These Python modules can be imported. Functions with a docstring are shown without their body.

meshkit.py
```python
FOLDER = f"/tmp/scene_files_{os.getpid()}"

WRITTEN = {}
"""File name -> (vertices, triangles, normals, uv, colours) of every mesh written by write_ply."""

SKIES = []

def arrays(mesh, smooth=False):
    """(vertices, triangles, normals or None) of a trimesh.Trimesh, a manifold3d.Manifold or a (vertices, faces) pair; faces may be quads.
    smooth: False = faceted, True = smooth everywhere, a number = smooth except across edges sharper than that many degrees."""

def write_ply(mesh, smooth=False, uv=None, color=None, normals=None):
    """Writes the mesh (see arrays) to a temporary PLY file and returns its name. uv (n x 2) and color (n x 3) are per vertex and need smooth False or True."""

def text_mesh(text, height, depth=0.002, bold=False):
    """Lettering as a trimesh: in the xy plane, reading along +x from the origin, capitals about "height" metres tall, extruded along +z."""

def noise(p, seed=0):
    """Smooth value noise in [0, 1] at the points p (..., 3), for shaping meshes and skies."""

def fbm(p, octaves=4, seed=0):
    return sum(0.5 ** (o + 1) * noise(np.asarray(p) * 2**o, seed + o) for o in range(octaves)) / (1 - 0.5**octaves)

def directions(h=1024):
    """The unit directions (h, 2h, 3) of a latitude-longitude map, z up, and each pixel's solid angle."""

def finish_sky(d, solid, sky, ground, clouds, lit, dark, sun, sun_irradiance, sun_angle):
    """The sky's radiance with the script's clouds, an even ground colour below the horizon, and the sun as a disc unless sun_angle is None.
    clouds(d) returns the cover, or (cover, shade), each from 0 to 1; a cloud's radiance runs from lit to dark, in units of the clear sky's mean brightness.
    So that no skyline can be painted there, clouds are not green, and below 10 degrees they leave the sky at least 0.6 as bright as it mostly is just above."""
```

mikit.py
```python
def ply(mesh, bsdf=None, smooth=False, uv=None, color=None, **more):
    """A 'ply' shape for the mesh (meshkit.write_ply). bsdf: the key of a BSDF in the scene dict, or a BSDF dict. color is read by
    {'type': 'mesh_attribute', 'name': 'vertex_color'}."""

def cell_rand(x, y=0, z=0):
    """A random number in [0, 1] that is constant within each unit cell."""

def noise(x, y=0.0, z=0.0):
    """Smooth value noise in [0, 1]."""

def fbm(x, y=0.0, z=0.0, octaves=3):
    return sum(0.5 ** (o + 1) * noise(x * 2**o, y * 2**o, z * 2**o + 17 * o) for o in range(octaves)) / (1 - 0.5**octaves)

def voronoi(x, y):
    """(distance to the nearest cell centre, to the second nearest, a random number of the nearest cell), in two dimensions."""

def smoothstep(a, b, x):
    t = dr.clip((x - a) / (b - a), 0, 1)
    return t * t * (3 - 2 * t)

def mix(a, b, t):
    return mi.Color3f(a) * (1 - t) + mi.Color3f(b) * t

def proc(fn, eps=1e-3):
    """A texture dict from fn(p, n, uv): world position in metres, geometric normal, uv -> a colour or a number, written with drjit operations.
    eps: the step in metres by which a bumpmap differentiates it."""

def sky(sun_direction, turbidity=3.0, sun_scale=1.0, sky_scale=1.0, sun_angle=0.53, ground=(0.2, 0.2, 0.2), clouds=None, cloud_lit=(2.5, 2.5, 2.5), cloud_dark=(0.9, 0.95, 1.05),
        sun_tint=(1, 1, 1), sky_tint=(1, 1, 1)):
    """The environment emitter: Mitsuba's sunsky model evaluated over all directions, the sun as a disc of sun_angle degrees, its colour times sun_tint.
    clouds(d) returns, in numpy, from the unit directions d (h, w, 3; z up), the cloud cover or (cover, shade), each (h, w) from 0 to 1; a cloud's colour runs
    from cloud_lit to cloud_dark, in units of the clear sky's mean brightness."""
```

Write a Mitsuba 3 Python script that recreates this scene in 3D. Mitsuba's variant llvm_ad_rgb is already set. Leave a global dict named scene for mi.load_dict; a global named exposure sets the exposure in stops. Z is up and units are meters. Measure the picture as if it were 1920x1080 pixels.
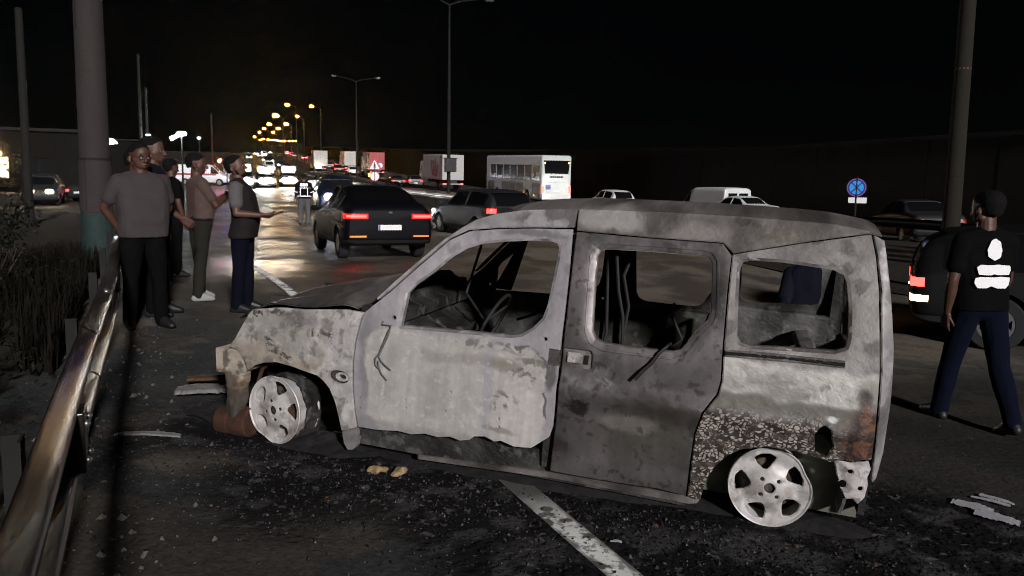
import math, random
import numpy as np
import trimesh
import drjit as dr
import mitsuba as mi
import mikit, meshkit
from mikit import proc, noise, fbm, voronoi, cell_rand, smoothstep, mix
from manifold3d import Manifold, CrossSection, Mesh, JoinType, FillRule
from scipy.interpolate import PchipInterpolator as PC

random.seed(7)
RNG = np.random.default_rng(7)
scene, labels = {}, {}
T = mi.ScalarTransform4f

# ------------------------------------------------------------------ camera, sky, exposure
CAM_H, PITCH, ROLL, FOCAL = 1.526, math.radians(6.8), math.radians(0.8), 1550.0
_R, _F, _U = np.array([1, 0, 0.]), np.array([0, math.cos(PITCH), -math.sin(PITCH)]), np.array([0, math.sin(PITCH), math.cos(PITCH)])
UP = -math.sin(ROLL) * _R + math.cos(ROLL) * _U
EYE = np.array([0, 0, CAM_H])
scene['camera'] = {'type': 'perspective', 'fov': math.degrees(2 * math.atan(960 / FOCAL)), 'fov_axis': 'x', 'near_clip': 0.05, 'far_clip': 4000.0,
                   'to_world': T().look_at(origin=EYE.tolist(), target=(EYE + _F).tolist(), up=UP.tolist())}
exposure = 4.0
_az, _el = math.radians(21.0), math.radians(18.0)
SUN = (math.sin(_az) * math.cos(_el), -math.cos(_az) * math.cos(_el), math.sin(_el))
scene['night_sky'] = mikit.sky(SUN, turbidity=3.0, sun_scale=0.200, sky_scale=0.0004, sun_angle=4.0, ground=(0.0, 0.0, 0.0), sun_tint=(0.80, 1.07, 1.98))

# ------------------------------------------------------------------ helpers
def num(name):
    if name not in USED:
        USED.add(name)
        return name
    k = 1
    while f'{name}_{k:03d}' in USED:
        k += 1
    USED.add(f'{name}_{k:03d}')
    return f'{name}_{k:03d}'

USED = set()

def arr(m):
    if isinstance(m, Manifold):
        q = m.to_mesh()
        return np.array(q.vert_properties[:, :3], float), np.array(q.tri_verts, int)
    if isinstance(m, trimesh.Trimesh):
        return np.array(m.vertices), np.array(m.faces)
    return np.asarray(m[0], float), np.asarray(m[1], int)

def cat(*ms):
    vs, fs, n = [], [], 0
    for m in ms:
        v, f = arr(m)
        if f.shape[1] == 4:
            f = np.vstack([f[:, [0, 1, 2]], f[:, [0, 2, 3]]])
        vs.append(v); fs.append(f + n); n += len(v)
    return np.vstack(vs), np.vstack(fs)

def man(v, f):
    return Manifold(Mesh(vert_properties=np.asarray(v, np.float32), tri_verts=np.asarray(f, np.uint32)))

def emitter(rgb, w=1.0):
    return {'type': 'area', 'radiance': {'type': 'rgb', 'value': [float(x) for x in rgb]}, 'sampling_weight': float(w)}

def xf(M):
    return T(np.asarray(M, float))

def put(key, mesh, bsdf, smooth=False, em=None, w=1.0, M=None, raw=False, **kw):
    """one mesh of the scene; returns its key"""
    key = key if raw else num(key)
    if len(arr(mesh)[1]) == 0: raise ValueError("empty mesh " + key)
    d = mikit.ply(arr(mesh), bsdf, smooth=smooth, **kw)
    if em is not None:
        d['emitter'] = emitter(em, w)
    if M is not None:
        d['to_world'] = xf(M)
    scene[key] = d
    return key

def lab(key, label, category=None, group=None, kind=None):
    d = {}
    if label: d['label'] = label
    if category: d['category'] = category
    if group: d['group'] = group
    if kind: d['kind'] = kind
    labels[key] = d
    return key

class Proto:
    """the parts of one kind of thing, in its own frame; stand() puts one copy of it into the scene"""
    def __init__(self):
        self.parts, self.names = [], set()
    def add(self, name, mesh, bsdf, smooth=False, em=None, w=1.0, label=None):
        n, k = name, 1
        while n in self.names:
            n = f'{name}_{k:03d}'; k += 1
        self.names.add(n)
        self.parts.append((n, mikit.ply(arr(mesh), bsdf, smooth=smooth), em, w, label))
        return n
    def stand(self, name, label, category, M, group=None, gain=1.0, swap=None, skip=()):
        key = num(name)
        for n, d, em, w, pl in self.parts:
            if any(n.startswith(s) for s in skip):
                continue
            e = dict(d)
            if swap and d['bsdf'].get('id') in swap:
                e['bsdf'] = {'type': 'ref', 'id': swap[d['bsdf']['id']]}
            if em is not None and gain > 0:
                e['emitter'] = emitter(np.array(em) * gain, w)
            e['to_world'] = xf(M)
            scene[f'{key}__{n}'] = e
            USED.add(f'{key}__{n}')
            if pl: lab(f'{key}__{n}', pl)
        lab(key, label, category, group)
        return key

def box(x0, x1, y0, y1, z0, z1, r=0.0):
    if r <= 0:
        return Manifold.cube([x1 - x0, y1 - y0, z1 - z0]).translate([x0, y0, z0])
    s = Manifold.sphere(r, 12)
    return Manifold.batch_hull([s.translate([x, y, z]) for x in (x0 + r, x1 - r) for y in (y0 + r, y1 - r) for z in (z0 + r, z1 - r)])

def chain(pts, segs=14):
    """hulls of successive spheres (x, y, z, r)"""
    out = []
    for a, b in zip(pts[:-1], pts[1:]):
        out.append(Manifold.batch_hull([Manifold.sphere(a[3], segs).translate(list(a[:3])), Manifold.sphere(b[3], segs).translate(list(b[:3]))]))
    return out

def hullof(pts, segs=14):
    return Manifold.batch_hull([Manifold.sphere(p[3], segs).translate(list(p[:3])) for p in pts])

def union(ms):
    out = ms[0]
    for m in ms[1:]:
        out = out + m
    return out

def lumpy(m, amp, sc, seed=0, L=.04):
    v, f = arr(m.refine_to_length(L))
    n = trimesh.Trimesh(v, f, process=False).vertex_normals
    return v + n * (amp * 2 * (meshkit.fbm(v * sc, 3, seed) - .5))[:, None], f

def tube(points, r, sides=8, cap=True):
    """a tube along a polyline; r a number or one per point"""
    p = np.asarray(points, float)
    rr = np.broadcast_to(r, (len(p),))
    t = np.gradient(p, axis=0); t /= np.linalg.norm(t, axis=1, keepdims=True) + 1e-12
    ref = np.array([0, 0, 1.]) if abs(t[:, 2]).mean() < .8 else np.array([1., 0, 0])
    a = np.cross(t, ref); a /= np.linalg.norm(a, axis=1, keepdims=True) + 1e-12
    b = np.cross(t, a)
    g = np.arange(sides) * 2 * np.pi / sides
    v = (p[:, None] + rr[:, None, None] * (np.cos(g)[None, :, None] * a[:, None] + np.sin(g)[None, :, None] * b[:, None])).reshape(-1, 3)
    f = []
    for i in range(len(p) - 1):
        for j in range(sides):
            k = (j + 1) % sides
            f += [[i * sides + j, i * sides + k, (i + 1) * sides + k], [i * sides + j, (i + 1) * sides + k, (i + 1) * sides + j]]
    if cap:
        n = len(v); v = np.vstack([v, p[0], p[-1]])
        for j in range(sides):
            k = (j + 1) % sides
            f += [[n, k, j], [n + 1, (len(p) - 1) * sides + j, (len(p) - 1) * sides + k]]
    return v, np.array(f)

def sweep(profile, path_pts, rights, ups, closed=True):
    """profile (m,2) in (right, up), along path points"""
    m = len(profile); pr = np.asarray(profile, float)
    v = (np.asarray(path_pts)[:, None] + pr[None, :, :1] * np.asarray(rights)[:, None] + pr[None, :, 1:] * np.asarray(ups)[:, None]).reshape(-1, 3)
    f = []
    n = len(path_pts)
    for i in range(n - 1):
        for j in range(m if closed else m - 1):
            k = (j + 1) % m
            f += [[i * m + j, (i + 1) * m + j, (i + 1) * m + k], [i * m + j, (i + 1) * m + k, i * m + k]]
    return v, np.array(f)

def lathe(profile, n=32):
    """profile (r, z) about z; returns (v, f)"""
    pr = np.asarray(profile, float); g = np.arange(n) * 2 * np.pi / n
    v = np.stack([pr[:, None, 0] * np.cos(g), pr[:, None, 0] * np.sin(g), np.broadcast_to(pr[:, None, 1], (len(pr), n))], -1).reshape(-1, 3)
    f = []
    for i in range(len(pr) - 1):
        for j in range(n):
            k = (j + 1) % n
            f += [[i * n + j, i * n + k, (i + 1) * n + k], [i * n + j, (i + 1) * n + k, (i + 1) * n + j]]
    return v, np.array(f)

def mv(m, M):
    v, f = arr(m)
    M = np.asarray(M, float)
    if np.linalg.det(M[:3, :3]) < 0:
        f = f[:, ::-1]
    return v @ M[:3, :3].T + M[:3, 3], f

def pose(x, y, z, yaw=0.0, pitch=0.0, roll=0.0, s=1.0):
    """local x forward, y left, z up; yaw degrees from +x towards +y"""
    a, b, c = map(math.radians, (yaw, pitch, roll))
    Rz = np.array([[math.cos(a), -math.sin(a), 0], [math.sin(a), math.cos(a), 0], [0, 0, 1]])
    Ry = np.array([[math.cos(b), 0, -math.sin(b)], [0, 1, 0], [math.sin(b), 0, math.cos(b)]])
    Rx = np.array([[1, 0, 0], [0, math.cos(c), -math.sin(c)], [0, math.sin(c), math.cos(c)]])
    M = np.eye(4); M[:3, :3] = Rz @ Ry @ Rx * s; M[:3, 3] = (x, y, z)
    return M

ORD = ['first', 'second', 'third', 'fourth', 'fifth', 'sixth', 'seventh', 'eighth', 'ninth', 'tenth', 'eleventh', 'twelfth', 'thirteenth', 'fourteenth', 'fifteenth', 'sixteenth', 'seventeenth', 'eighteenth', 'nineteenth', 'twentieth']

# ------------------------------------------------------------------ the lie of the road: t metres along it, o metres to the right of its left edge line
HD = PC([-60, 12, 40, 90, 180, 300, 420, 700, 1300], [24, 24, 21.5, 18.6, 17.6, 17.3, 16.2, 14.0, 13.0])
EL = PC([-60, 0, 12, 18, 30, 55, 85, 120, 150, 185, 300, 420, 600, 1300], [0, 0, -.02, .0, .27, .9, 1.65, 2.8, 4.0, 5.5, 11.0, 16.5, 24, 40])
_ts = np.arange(-60, 1301.0)
_h = np.radians(HD(_ts)); _D = np.c_[-np.sin(_h), np.cos(_h)]
_P = np.zeros((len(_ts), 2)); _P[1:] = np.cumsum((_D[1:] + _D[:-1]) / 2, axis=0)
_P += np.array([.12, 3.98]) - _P[60]

def rp(t, o):
    a = np.radians(HD(t))
    return np.interp(t, _ts, _P[:, 0]) + o * np.cos(a), np.interp(t, _ts, _P[:, 1]) + o * np.sin(a)

def sstep(a, b, x):
    t = np.clip((np.asarray(x, float) - a) / (b - a), 0, 1)
    return t * t * (3 - 2 * t)

OPP = PC([-60, 12, 20, 32, 38, 45, 56, 86, 150, 300, 1300], [0, 0, -.12, -.42, -.60, -.55, -.45, -.38, 0, 0, 0])

def zt(t, o):
    """height of the ground at road place (t, o)"""
    X, _ = rp(t, o)
    z = EL(t) - .055 * np.clip(X, -5, 6) * (1 - sstep(7, 16, t))
    z = z - .32 * sstep(-2.7, -5.5, o) * (1 - sstep(-9, -22, o)) + OPP(t) * sstep(11.5, 20.4, o)
    return z

def to_road(X, Y):
    i = int(np.argmin((_P[:, 0] - X) ** 2 + (_P[:, 1] - Y) ** 2)); t = _ts[i]
    for _ in range(4):
        a = math.radians(float(HD(t))); px, py = rp(t, 0)
        t = t + (X - px) * -math.sin(a) + (Y - py) * math.cos(a)
    a = math.radians(float(HD(t))); px, py = rp(t, 0)
    return float(t), float((X - px) * math.cos(a) + (Y - py) * math.sin(a))

def gz(X, Y):
    return float(zt(*to_road(X, Y)))

def on_road(t, o, dyaw=0.0, back=False, dz=0.0):
    """pose of a vehicle heading along the road (or against it), on the ground there"""
    X, Y = rp(t, o); X, Y = float(X), float(Y)
    yaw = 90 + float(HD(t)) + (180 if back else 0) + dyaw
    return on_ground(X, Y, yaw, dz)

def on_ground(X, Y, yaw, dz=0.0, half=1.3):
    c, s = math.cos(math.radians(yaw)), math.sin(math.radians(yaw))
    zf, zb = gz(X + half * c, Y + half * s), gz(X - half * c, Y - half * s)
    zl, zr = gz(X - .7 * s, Y + .7 * c), gz(X + .7 * s, Y - .7 * c)
    return pose(X, Y, (zf + zb) / 2 + dz, yaw, math.degrees(math.atan2(zf - zb, 2 * half)), math.degrees(math.atan2(zl - zr, 1.4)))
# ------------------------------------------------------------------ materials
def two(d):
    return {'type': 'twosided', 'b': d}

def plain(name, rgb, rough=0.6, metal=0.0, spec=0.5, coat=0.0):
    d = {'type': 'principled', 'base_color': {'type': 'rgb', 'value': list(rgb)}, 'roughness': rough, 'metallic': metal, 'specular': spec}
    if coat: d['clearcoat'] = coat; d['clearcoat_gloss'] = .9
    scene[name] = two(d)
    return name

def varied(name, fn, rough=0.6, metal=0.0, spec=0.5, bump=None, bump_eps=2e-3):
    d = {'type': 'principled', 'base_color': proc(fn), 'roughness': proc(rough) if callable(rough) else rough,
         'metallic': proc(metal) if callable(metal) else metal, 'specular': spec}
    d = two(d)
    if bump is not None:
        d = {'type': 'bumpmap', 'arbitrary': proc(bump, eps=bump_eps), 'scale': 1.0, 'bsdf': d}
    scene[name] = d
    return name

def tinted(name, rgb, amp=.25, sc=8.0, **kw):
    """a colour with grain and blotches"""
    c = mi.Color3f(rgb)
    return varied(name, lambda p, n, uv: c * (1 + amp * 2 * (fbm(p.x * sc, p.y * sc, p.z * sc, 4) - .5)), **kw)

def rfbm(a, b=0.0, c=0.0, octaves=3):
    """fbm whose octaves are turned against each other, so that no lattice shows"""
    s, amp = 0.0, .5
    a, b, c = mi.Float(a), mi.Float(b), mi.Float(c)
    for o in range(octaves):
        s = s + amp * noise(a, b, c)
        a, b = (a * .799 - b * .602) * 2.03 + 5.1, (a * .602 + b * .799) * 2.03 + 1.7
        c = c * 2 + 17
        amp *= .5
    return s / (1 - .5 ** octaves)

# road surface: worn asphalt, oil, a wet stretch beyond the van, soot and burnt litter round it
BURN = (0.0, 4.15)
def burn_mask(p):
    bx, by = p.x * .961 - (p.y - 4.2) * .276, p.x * .276 + (p.y - 4.2) * .961
    d = dr.sqrt(dr.square((bx - .7) / 3.6) + dr.square((by + .05) / 1.25))
    return 1 - smoothstep(.62, 1.12, d + .55 * (rfbm(p.x * 1.7, p.y * 1.7, 3.0, 4) - .5))

def wet_mask(p):
    w = smoothstep(8.5, 13.0, p.y + 2.0 * (rfbm(p.x * .5, p.y * .5, 8.0, 3) - .5)) * (1 - smoothstep(-1.8, .8, p.x + .18 * p.y - 2.2))
    return w * (.55 + .45 * smoothstep(.30, .60, rfbm(p.x * .9 + 5, p.y * .5, 1.0, 5)))

def road_colour(p, n, uv):
    g = rfbm(p.x * 60, p.y * 60, 0.0, 2)
    b = rfbm(p.x * 1.3, p.y * .9, 5.0, 5)
    near = 1 - smoothstep(6.0, 14.0, p.y)
    c = mix((.046, .042, .038), (.105, .092, .076), smoothstep(.35, .68, b)) * (.65 + .7 * g)
    c = mix(c, mi.Color3f(.030, .034, .036) * (.6 + .8 * g), near * smoothstep(.48, .60, rfbm(p.x * 1.9 + 9, p.y * 2.6, 2.0, 4)) * .8)
    c = mix(c, (.075, .056, .030), (1 - near) * .5 * smoothstep(.2, .8, rfbm(p.x * .5, p.y * .3, 12.0, 4)))
    dark_patch = 1 - smoothstep(.55, 1.15, dr.sqrt(dr.square((p.x - 4.6) / 3.6) + dr.square((p.y - 6.2) / 2.3)) + .5 * (rfbm(p.x * .9, p.y * .9, 15.0, 4) - .5))     # broad ragged patch where the road colour is darker
    c = mix(c, mi.Color3f(.020, .019, .018) * (.6 + .8 * g), dark_patch * .85)
    s = burn_mask(p)
    soot = mix((.009, .0085, .009), (.035, .034, .036), smoothstep(.50, .72, rfbm(p.x * 6, p.y * 6, 4.0, 4)))
    soot = mix(soot, (.075, .073, .073), smoothstep(.70, .80, rfbm(p.x * 21, p.y * 21, 9.0, 3)) * .8)
    c = mix(c, soot, s)
    return mix(c, c * .6, wet_mask(p))

def road_rough(p, n, uv):
    w = wet_mask(p)
    r = .80 + .18 * rfbm(p.x * 9, p.y * 9, 2.0, 3)
    return r * (1 - w) + w * (.27 + .28 * rfbm(p.x * 3.5, p.y * 2.5, 6.0, 4))

def road_bump(p, n, uv):
    w = wet_mask(p)
    s = burn_mask(p)
    far = smoothstep(6.0, 14.0, p.y)
    h = (.0034 * rfbm(p.x * 80, p.y * 80, 0.0, 3) + .008 * rfbm(p.x * 17, p.y * 26, 5.0, 4)) * (1 - .93 * far) + .0011 * rfbm(p.x * 9, p.y * 9, 4.0, 3)
    return h * (1 - .55 * w) + s * .022 * rfbm(p.x * 30, p.y * 34, 7.0, 3)
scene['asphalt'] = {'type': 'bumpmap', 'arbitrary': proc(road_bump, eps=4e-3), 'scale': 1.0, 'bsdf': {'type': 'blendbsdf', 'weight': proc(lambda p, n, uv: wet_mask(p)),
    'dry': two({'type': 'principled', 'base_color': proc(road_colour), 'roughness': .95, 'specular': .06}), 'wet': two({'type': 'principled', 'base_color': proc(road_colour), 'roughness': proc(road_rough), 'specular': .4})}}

def far_road(p, n, uv):
    return mi.Color3f(.05, .046, .040) * (.6 + .8 * rfbm(p.x * .8, p.y * .3, 1.0, 4))
varied('far_asphalt', far_road, rough=.42)

def paint_colour(p, n, uv):
    wear = smoothstep(.54, .68, rfbm(p.x * 11, p.y * 11, 0.0, 4))
    wear = dr.maximum(wear, smoothstep(.54, .66, rfbm(p.x * 45, p.y * 45, 3.0, 3)) * .7)
    off = dr.abs((p.x - .12) * .9135 + (p.y - 3.98) * .4067)
    ragged = smoothstep(.035, .075, off + .05 * (rfbm(p.x * 20, p.y * 20, 6.0, 4) - .5)) * (1 - smoothstep(12.0, 14.0, p.y))
    wear = dr.maximum(wear, ragged * .9)
    wear = dr.maximum(wear, burn_mask(p) * smoothstep(3.35, 4.1, p.y + .5 * (rfbm(p.x * 5, p.y * 5, 2.0, 3) - .5)))
    return mix((.82, .84, .80), (.09, .086, .08), wear)
varied('road_paint', paint_colour, rough=.7)

def soil_colour(p, n, uv):
    return mix((.005, .0045, .003), (.020, .015, .010), rfbm(p.x * 2, p.y * 2, p.z * 2, 4)) * (.6 + .8 * rfbm(p.x * 25, p.y * 25, 0.0, 2))
varied('soil', soil_colour, rough=.95, bump=lambda p, n, uv: .03 * rfbm(p.x * 12, p.y * 12, p.z * 12, 4), bump_eps=.01)

tinted('scrub', (.006, .0065, .004), .5, .5, rough=1.0, spec=0.0)

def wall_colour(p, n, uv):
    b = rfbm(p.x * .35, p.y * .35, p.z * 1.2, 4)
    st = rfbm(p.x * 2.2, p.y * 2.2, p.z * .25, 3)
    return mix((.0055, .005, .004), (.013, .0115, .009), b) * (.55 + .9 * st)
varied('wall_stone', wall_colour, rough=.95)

def pole_colour(p, n, uv):
    b = rfbm(p.x * 6, p.y * 6, p.z * 1.6, 4)
    sp = rfbm(p.x * 90, p.y * 90, p.z * 90, 2)
    c = mix((.027, .022, .021), (.040, .033, .031), b) * (.7 + .6 * sp)
    return c
varied('pole_concrete', pole_colour, rough=.9, bump=lambda p, n, uv: .002 * rfbm(p.x * 70, p.y * 70, p.z * 70, 2))
tinted('pole_paint', (.012, .030, .026), .35, 14, rough=.8)
tinted('galvanised', (.30, .30, .29), .25, 9, rough=.38, metal=.85)
tinted('post_steel', (.014, .0135, .012), .3, 6, rough=.8, spec=.25)

def rail_colour(p, n, uv):
    r = smoothstep(.30, .75, rfbm(p.x * 2.2, p.y * 2.2, p.z * 5, 4))
    return mix((.013, .011, .009), (.010, .006, .004), r * .9) * (.7 + .6 * rfbm(p.x * 22, p.y * 22, p.z * 22, 3))
def rail_rough(p, n, uv):
    return .17 + .16 * smoothstep(.25, .75, rfbm(p.x * 2.2, p.y * 2.2, p.z * 5, 4))
def rail_metal(p, n, uv):
    return .16 - .10 * smoothstep(.25, .75, rfbm(p.x * 2.2, p.y * 2.2, p.z * 5, 4))
varied('rail_steel', rail_colour, rough=rail_rough, metal=rail_metal, bump=lambda p, n, uv: .0003 * rfbm(p.x * 9, p.y * 9, p.z * 20, 3))

# vehicles
plain('paint_black', (.004, .004, .006), .5, 0, .10)
plain('paint_matt_black', (.004, .004, .004), .6, 0, .2)
plain('paint_navy', (.008, .011, .024), .36, 0, .3)
plain('paint_grey', (.018, .019, .021), .5, 0, .2)
plain('paint_silver', (.05, .053, .056), .36, .4, .5, .5)
plain('paint_white', (.62, .63, .62), .42, 0, .5, .4)
plain('paint_red', (.30, .018, .015), .4, 0, .5, .4)
plain('paint_dark', (.022, .022, .024), .4, 0, .5, .4)
plain('trailer_white', (.40, .39, .37), .5)
plain('bus_white', (.55, .58, .56), .45, 0, .5, .3)
plain('bus_grey', (.16, .16, .15), .40, .2, .5, .3)
plain('decal_red', (.32, .06, .055), .5)
plain('decal_blue', (.07, .10, .24), .5)
plain('decal_grey', (.20, .23, .22), .5)
plain('glass_dark', (.006, .006, .007), .12, 0, .6)
plain('tyre', (.012, .012, .012), .85)
plain('rim_grey', (.20, .20, .20), .4, .6)
plain('trim_black', (.012, .012, .013), .6)
plain('chrome', (.75, .75, .76), .18, 1.0)
plain('plate_white', (.88, .88, .88), .6)
plain('plate_blue', (.05, .12, .55), .6)
plain('lens_red', (.16, .003, .003), .35)
plain('lens_amber', (.55, .16, .02), .3)
plain('lens_clear', (.60, .62, .65), .2)
plain('lens_off', (.10, .11, .12), .15)
plain('lamp_housing', (.014, .014, .014), .8, 0, .2)
plain('sign_white', (.88, .88, .88), .6)
plain('sign_red', (.50, .05, .06), .6)
plain('sign_blue', (.03, .34, .88), .55)
plain('sign_navy', (.012, .03, .20), .6)
plain('sign_rim', (.24, .10, .42), .6)
plain('sign_black', (.012, .012, .012), .7)
plain('sign_yellow', (.75, .42, .02), .6)
plain('reflective_white', (.90, .90, .90), .6)

plain('pole_steel', (.022, .020, .016), .9, 0, .15)
plain('rusted_band', (.12, .055, .03), .7)
plain('plaster', (.009, .008, .007), .9, 0, .1)
tinted('pole_dark', (.008, .0075, .006), .3, 9, rough=.9)
tinted('twig', (.030, .022, .016), .3, 30, rough=.9)
scene['leaf_dark'] = two({'type': 'principled', 'base_color': {'type': 'rgb', 'value': [.005, .006, .003]}, 'roughness': .8, 'specular': .2})
scene['leaf_warm'] = two({'type': 'principled', 'base_color': {'type': 'rgb', 'value': [.055, .045, .02]}, 'roughness': .8, 'specular': .2})
scene['grass_dry'] = two({'type': 'principled', 'base_color': {'type': 'rgb', 'value': [.005, .0037, .002]}, 'roughness': .9, 'specular': .2})

tinted('rusted_drum', (.050, .020, .011), .5, 26, rough=.85)
tinted('board_grey', (.17, .165, .16), .4, 20, rough=.8)
tinted('paper', (.34, .34, .36), .2, 20, rough=.9)
tinted('lump_gold', (.30, .21, .11), .6, 40, rough=.5); tinted('lump_orange', (.34, .17, .06), .5, 40, rough=.6)
# ------------------------------------------------------------------ ground, roads, wall
def sheet(t, o, dz=0.0, relief=None):
    tt, oo = np.meshgrid(t, o, indexing='ij')
    X, Y = rp(tt, oo); Z = zt(tt, oo) + dz
    if relief is not None:
        Z = Z + relief(X, Y, tt, oo)
    n, m = tt.shape
    i, j = np.meshgrid(np.arange(n - 1), np.arange(m - 1), indexing='ij')
    a = (i * m + j).ravel()
    f = np.vstack([np.c_[a, a + 1, a + m + 1], np.c_[a, a + m + 1, a + m]])
    return np.stack([X, Y, Z], -1).reshape(-1, 3), f

def far_steps(a, b, first, grow=1.12):
    out = [a]
    while out[-1] < b:
        out.append(out[-1] + first); first *= grow
    out[-1] = b
    return out

def relief(X, Y, tt, oo):
    p = np.stack([X, Y, X * 0], -1)
    near = 1 - sstep(9, 13, tt)
    return near * (.006 * (meshkit.fbm(p * 1.6, 3) - .5) + .003 * (meshkit.fbm(p * 9, 2, 5) - .5))

t_near = np.arange(-9, 13, .07)
t_all = np.concatenate([[-40, -25, -16, -12], t_near, far_steps(13.0, 1200, .3, 1.06)])
o_road = np.concatenate([np.arange(-2.6, 6.6, .08), np.linspace(6.6, 11.2, 20)])
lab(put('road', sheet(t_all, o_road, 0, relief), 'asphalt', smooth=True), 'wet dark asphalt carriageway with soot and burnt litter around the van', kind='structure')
t_c = np.concatenate([[-40, -25, -15], far_steps(-9.0, 1200, .5, 1.05)])
lab(put('median_strip', sheet(t_c, np.linspace(11.2, 20.6, 22), .02, lambda X, Y, tt, oo: .12 * sstep(11.2, 11.6, oo) * (1 - sstep(20.2, 20.6, oo)) + .05 * (meshkit.fbm(np.stack([X, Y, X * 0], -1) * .8) - .5)), 'soil', smooth=True),
    'dark earth strip between the two carriageways', kind='structure')
lab(put('opposite_road', sheet(t_c, np.linspace(20.6, 33.2, 16), 0), 'far_asphalt', smooth=True), 'far carriageway with queued traffic below the retaining wall', kind='structure')
o_v = np.concatenate([-far_steps(0, 1, 1)[0] - np.array([400, 250, 150, 90, 60, 40, 28, 20, 15]), np.linspace(-12, -2.6, 60)]) if False else np.concatenate([[-400, -250, -150, -90, -60, -40, -28, -20, -15], np.linspace(-12, -2.6, 60)])
lab(put('verge', sheet(np.concatenate([[-40, -20], np.arange(-9, 30, .25), far_steps(30, 1200, .5, 1.08)]), o_v, 0,
    lambda X, Y, tt, oo: .16 * (meshkit.fbm(np.stack([X, Y, X * 0], -1) * .9) - .5) * sstep(-2.6, -3.2, oo)), 'soil', smooth=True), 'dark overgrown verge behind the guardrail', kind='structure')
lab(put('hillside', sheet(t_c, np.array([34.32, 38, 48, 70, 120, 260, 500]), 4.2, lambda X, Y, tt, oo: -.6 * sstep(34.5, 37, oo) + .02 * (oo - 34) + 1.2 * (meshkit.fbm(np.stack([X, Y, X * 0], -1) * .08) - .5) * sstep(34, 60, oo)), 'scrub', smooth=True), 'black hillside above the retaining wall', kind='structure')
lab(put('ground', sheet(t_c, np.array([-460, -300, -100, -20, 0, 30, 60, 200, 560]), -1.2), 'soil', smooth=True), 'dark ground beneath the road and fields', kind='structure')

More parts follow.
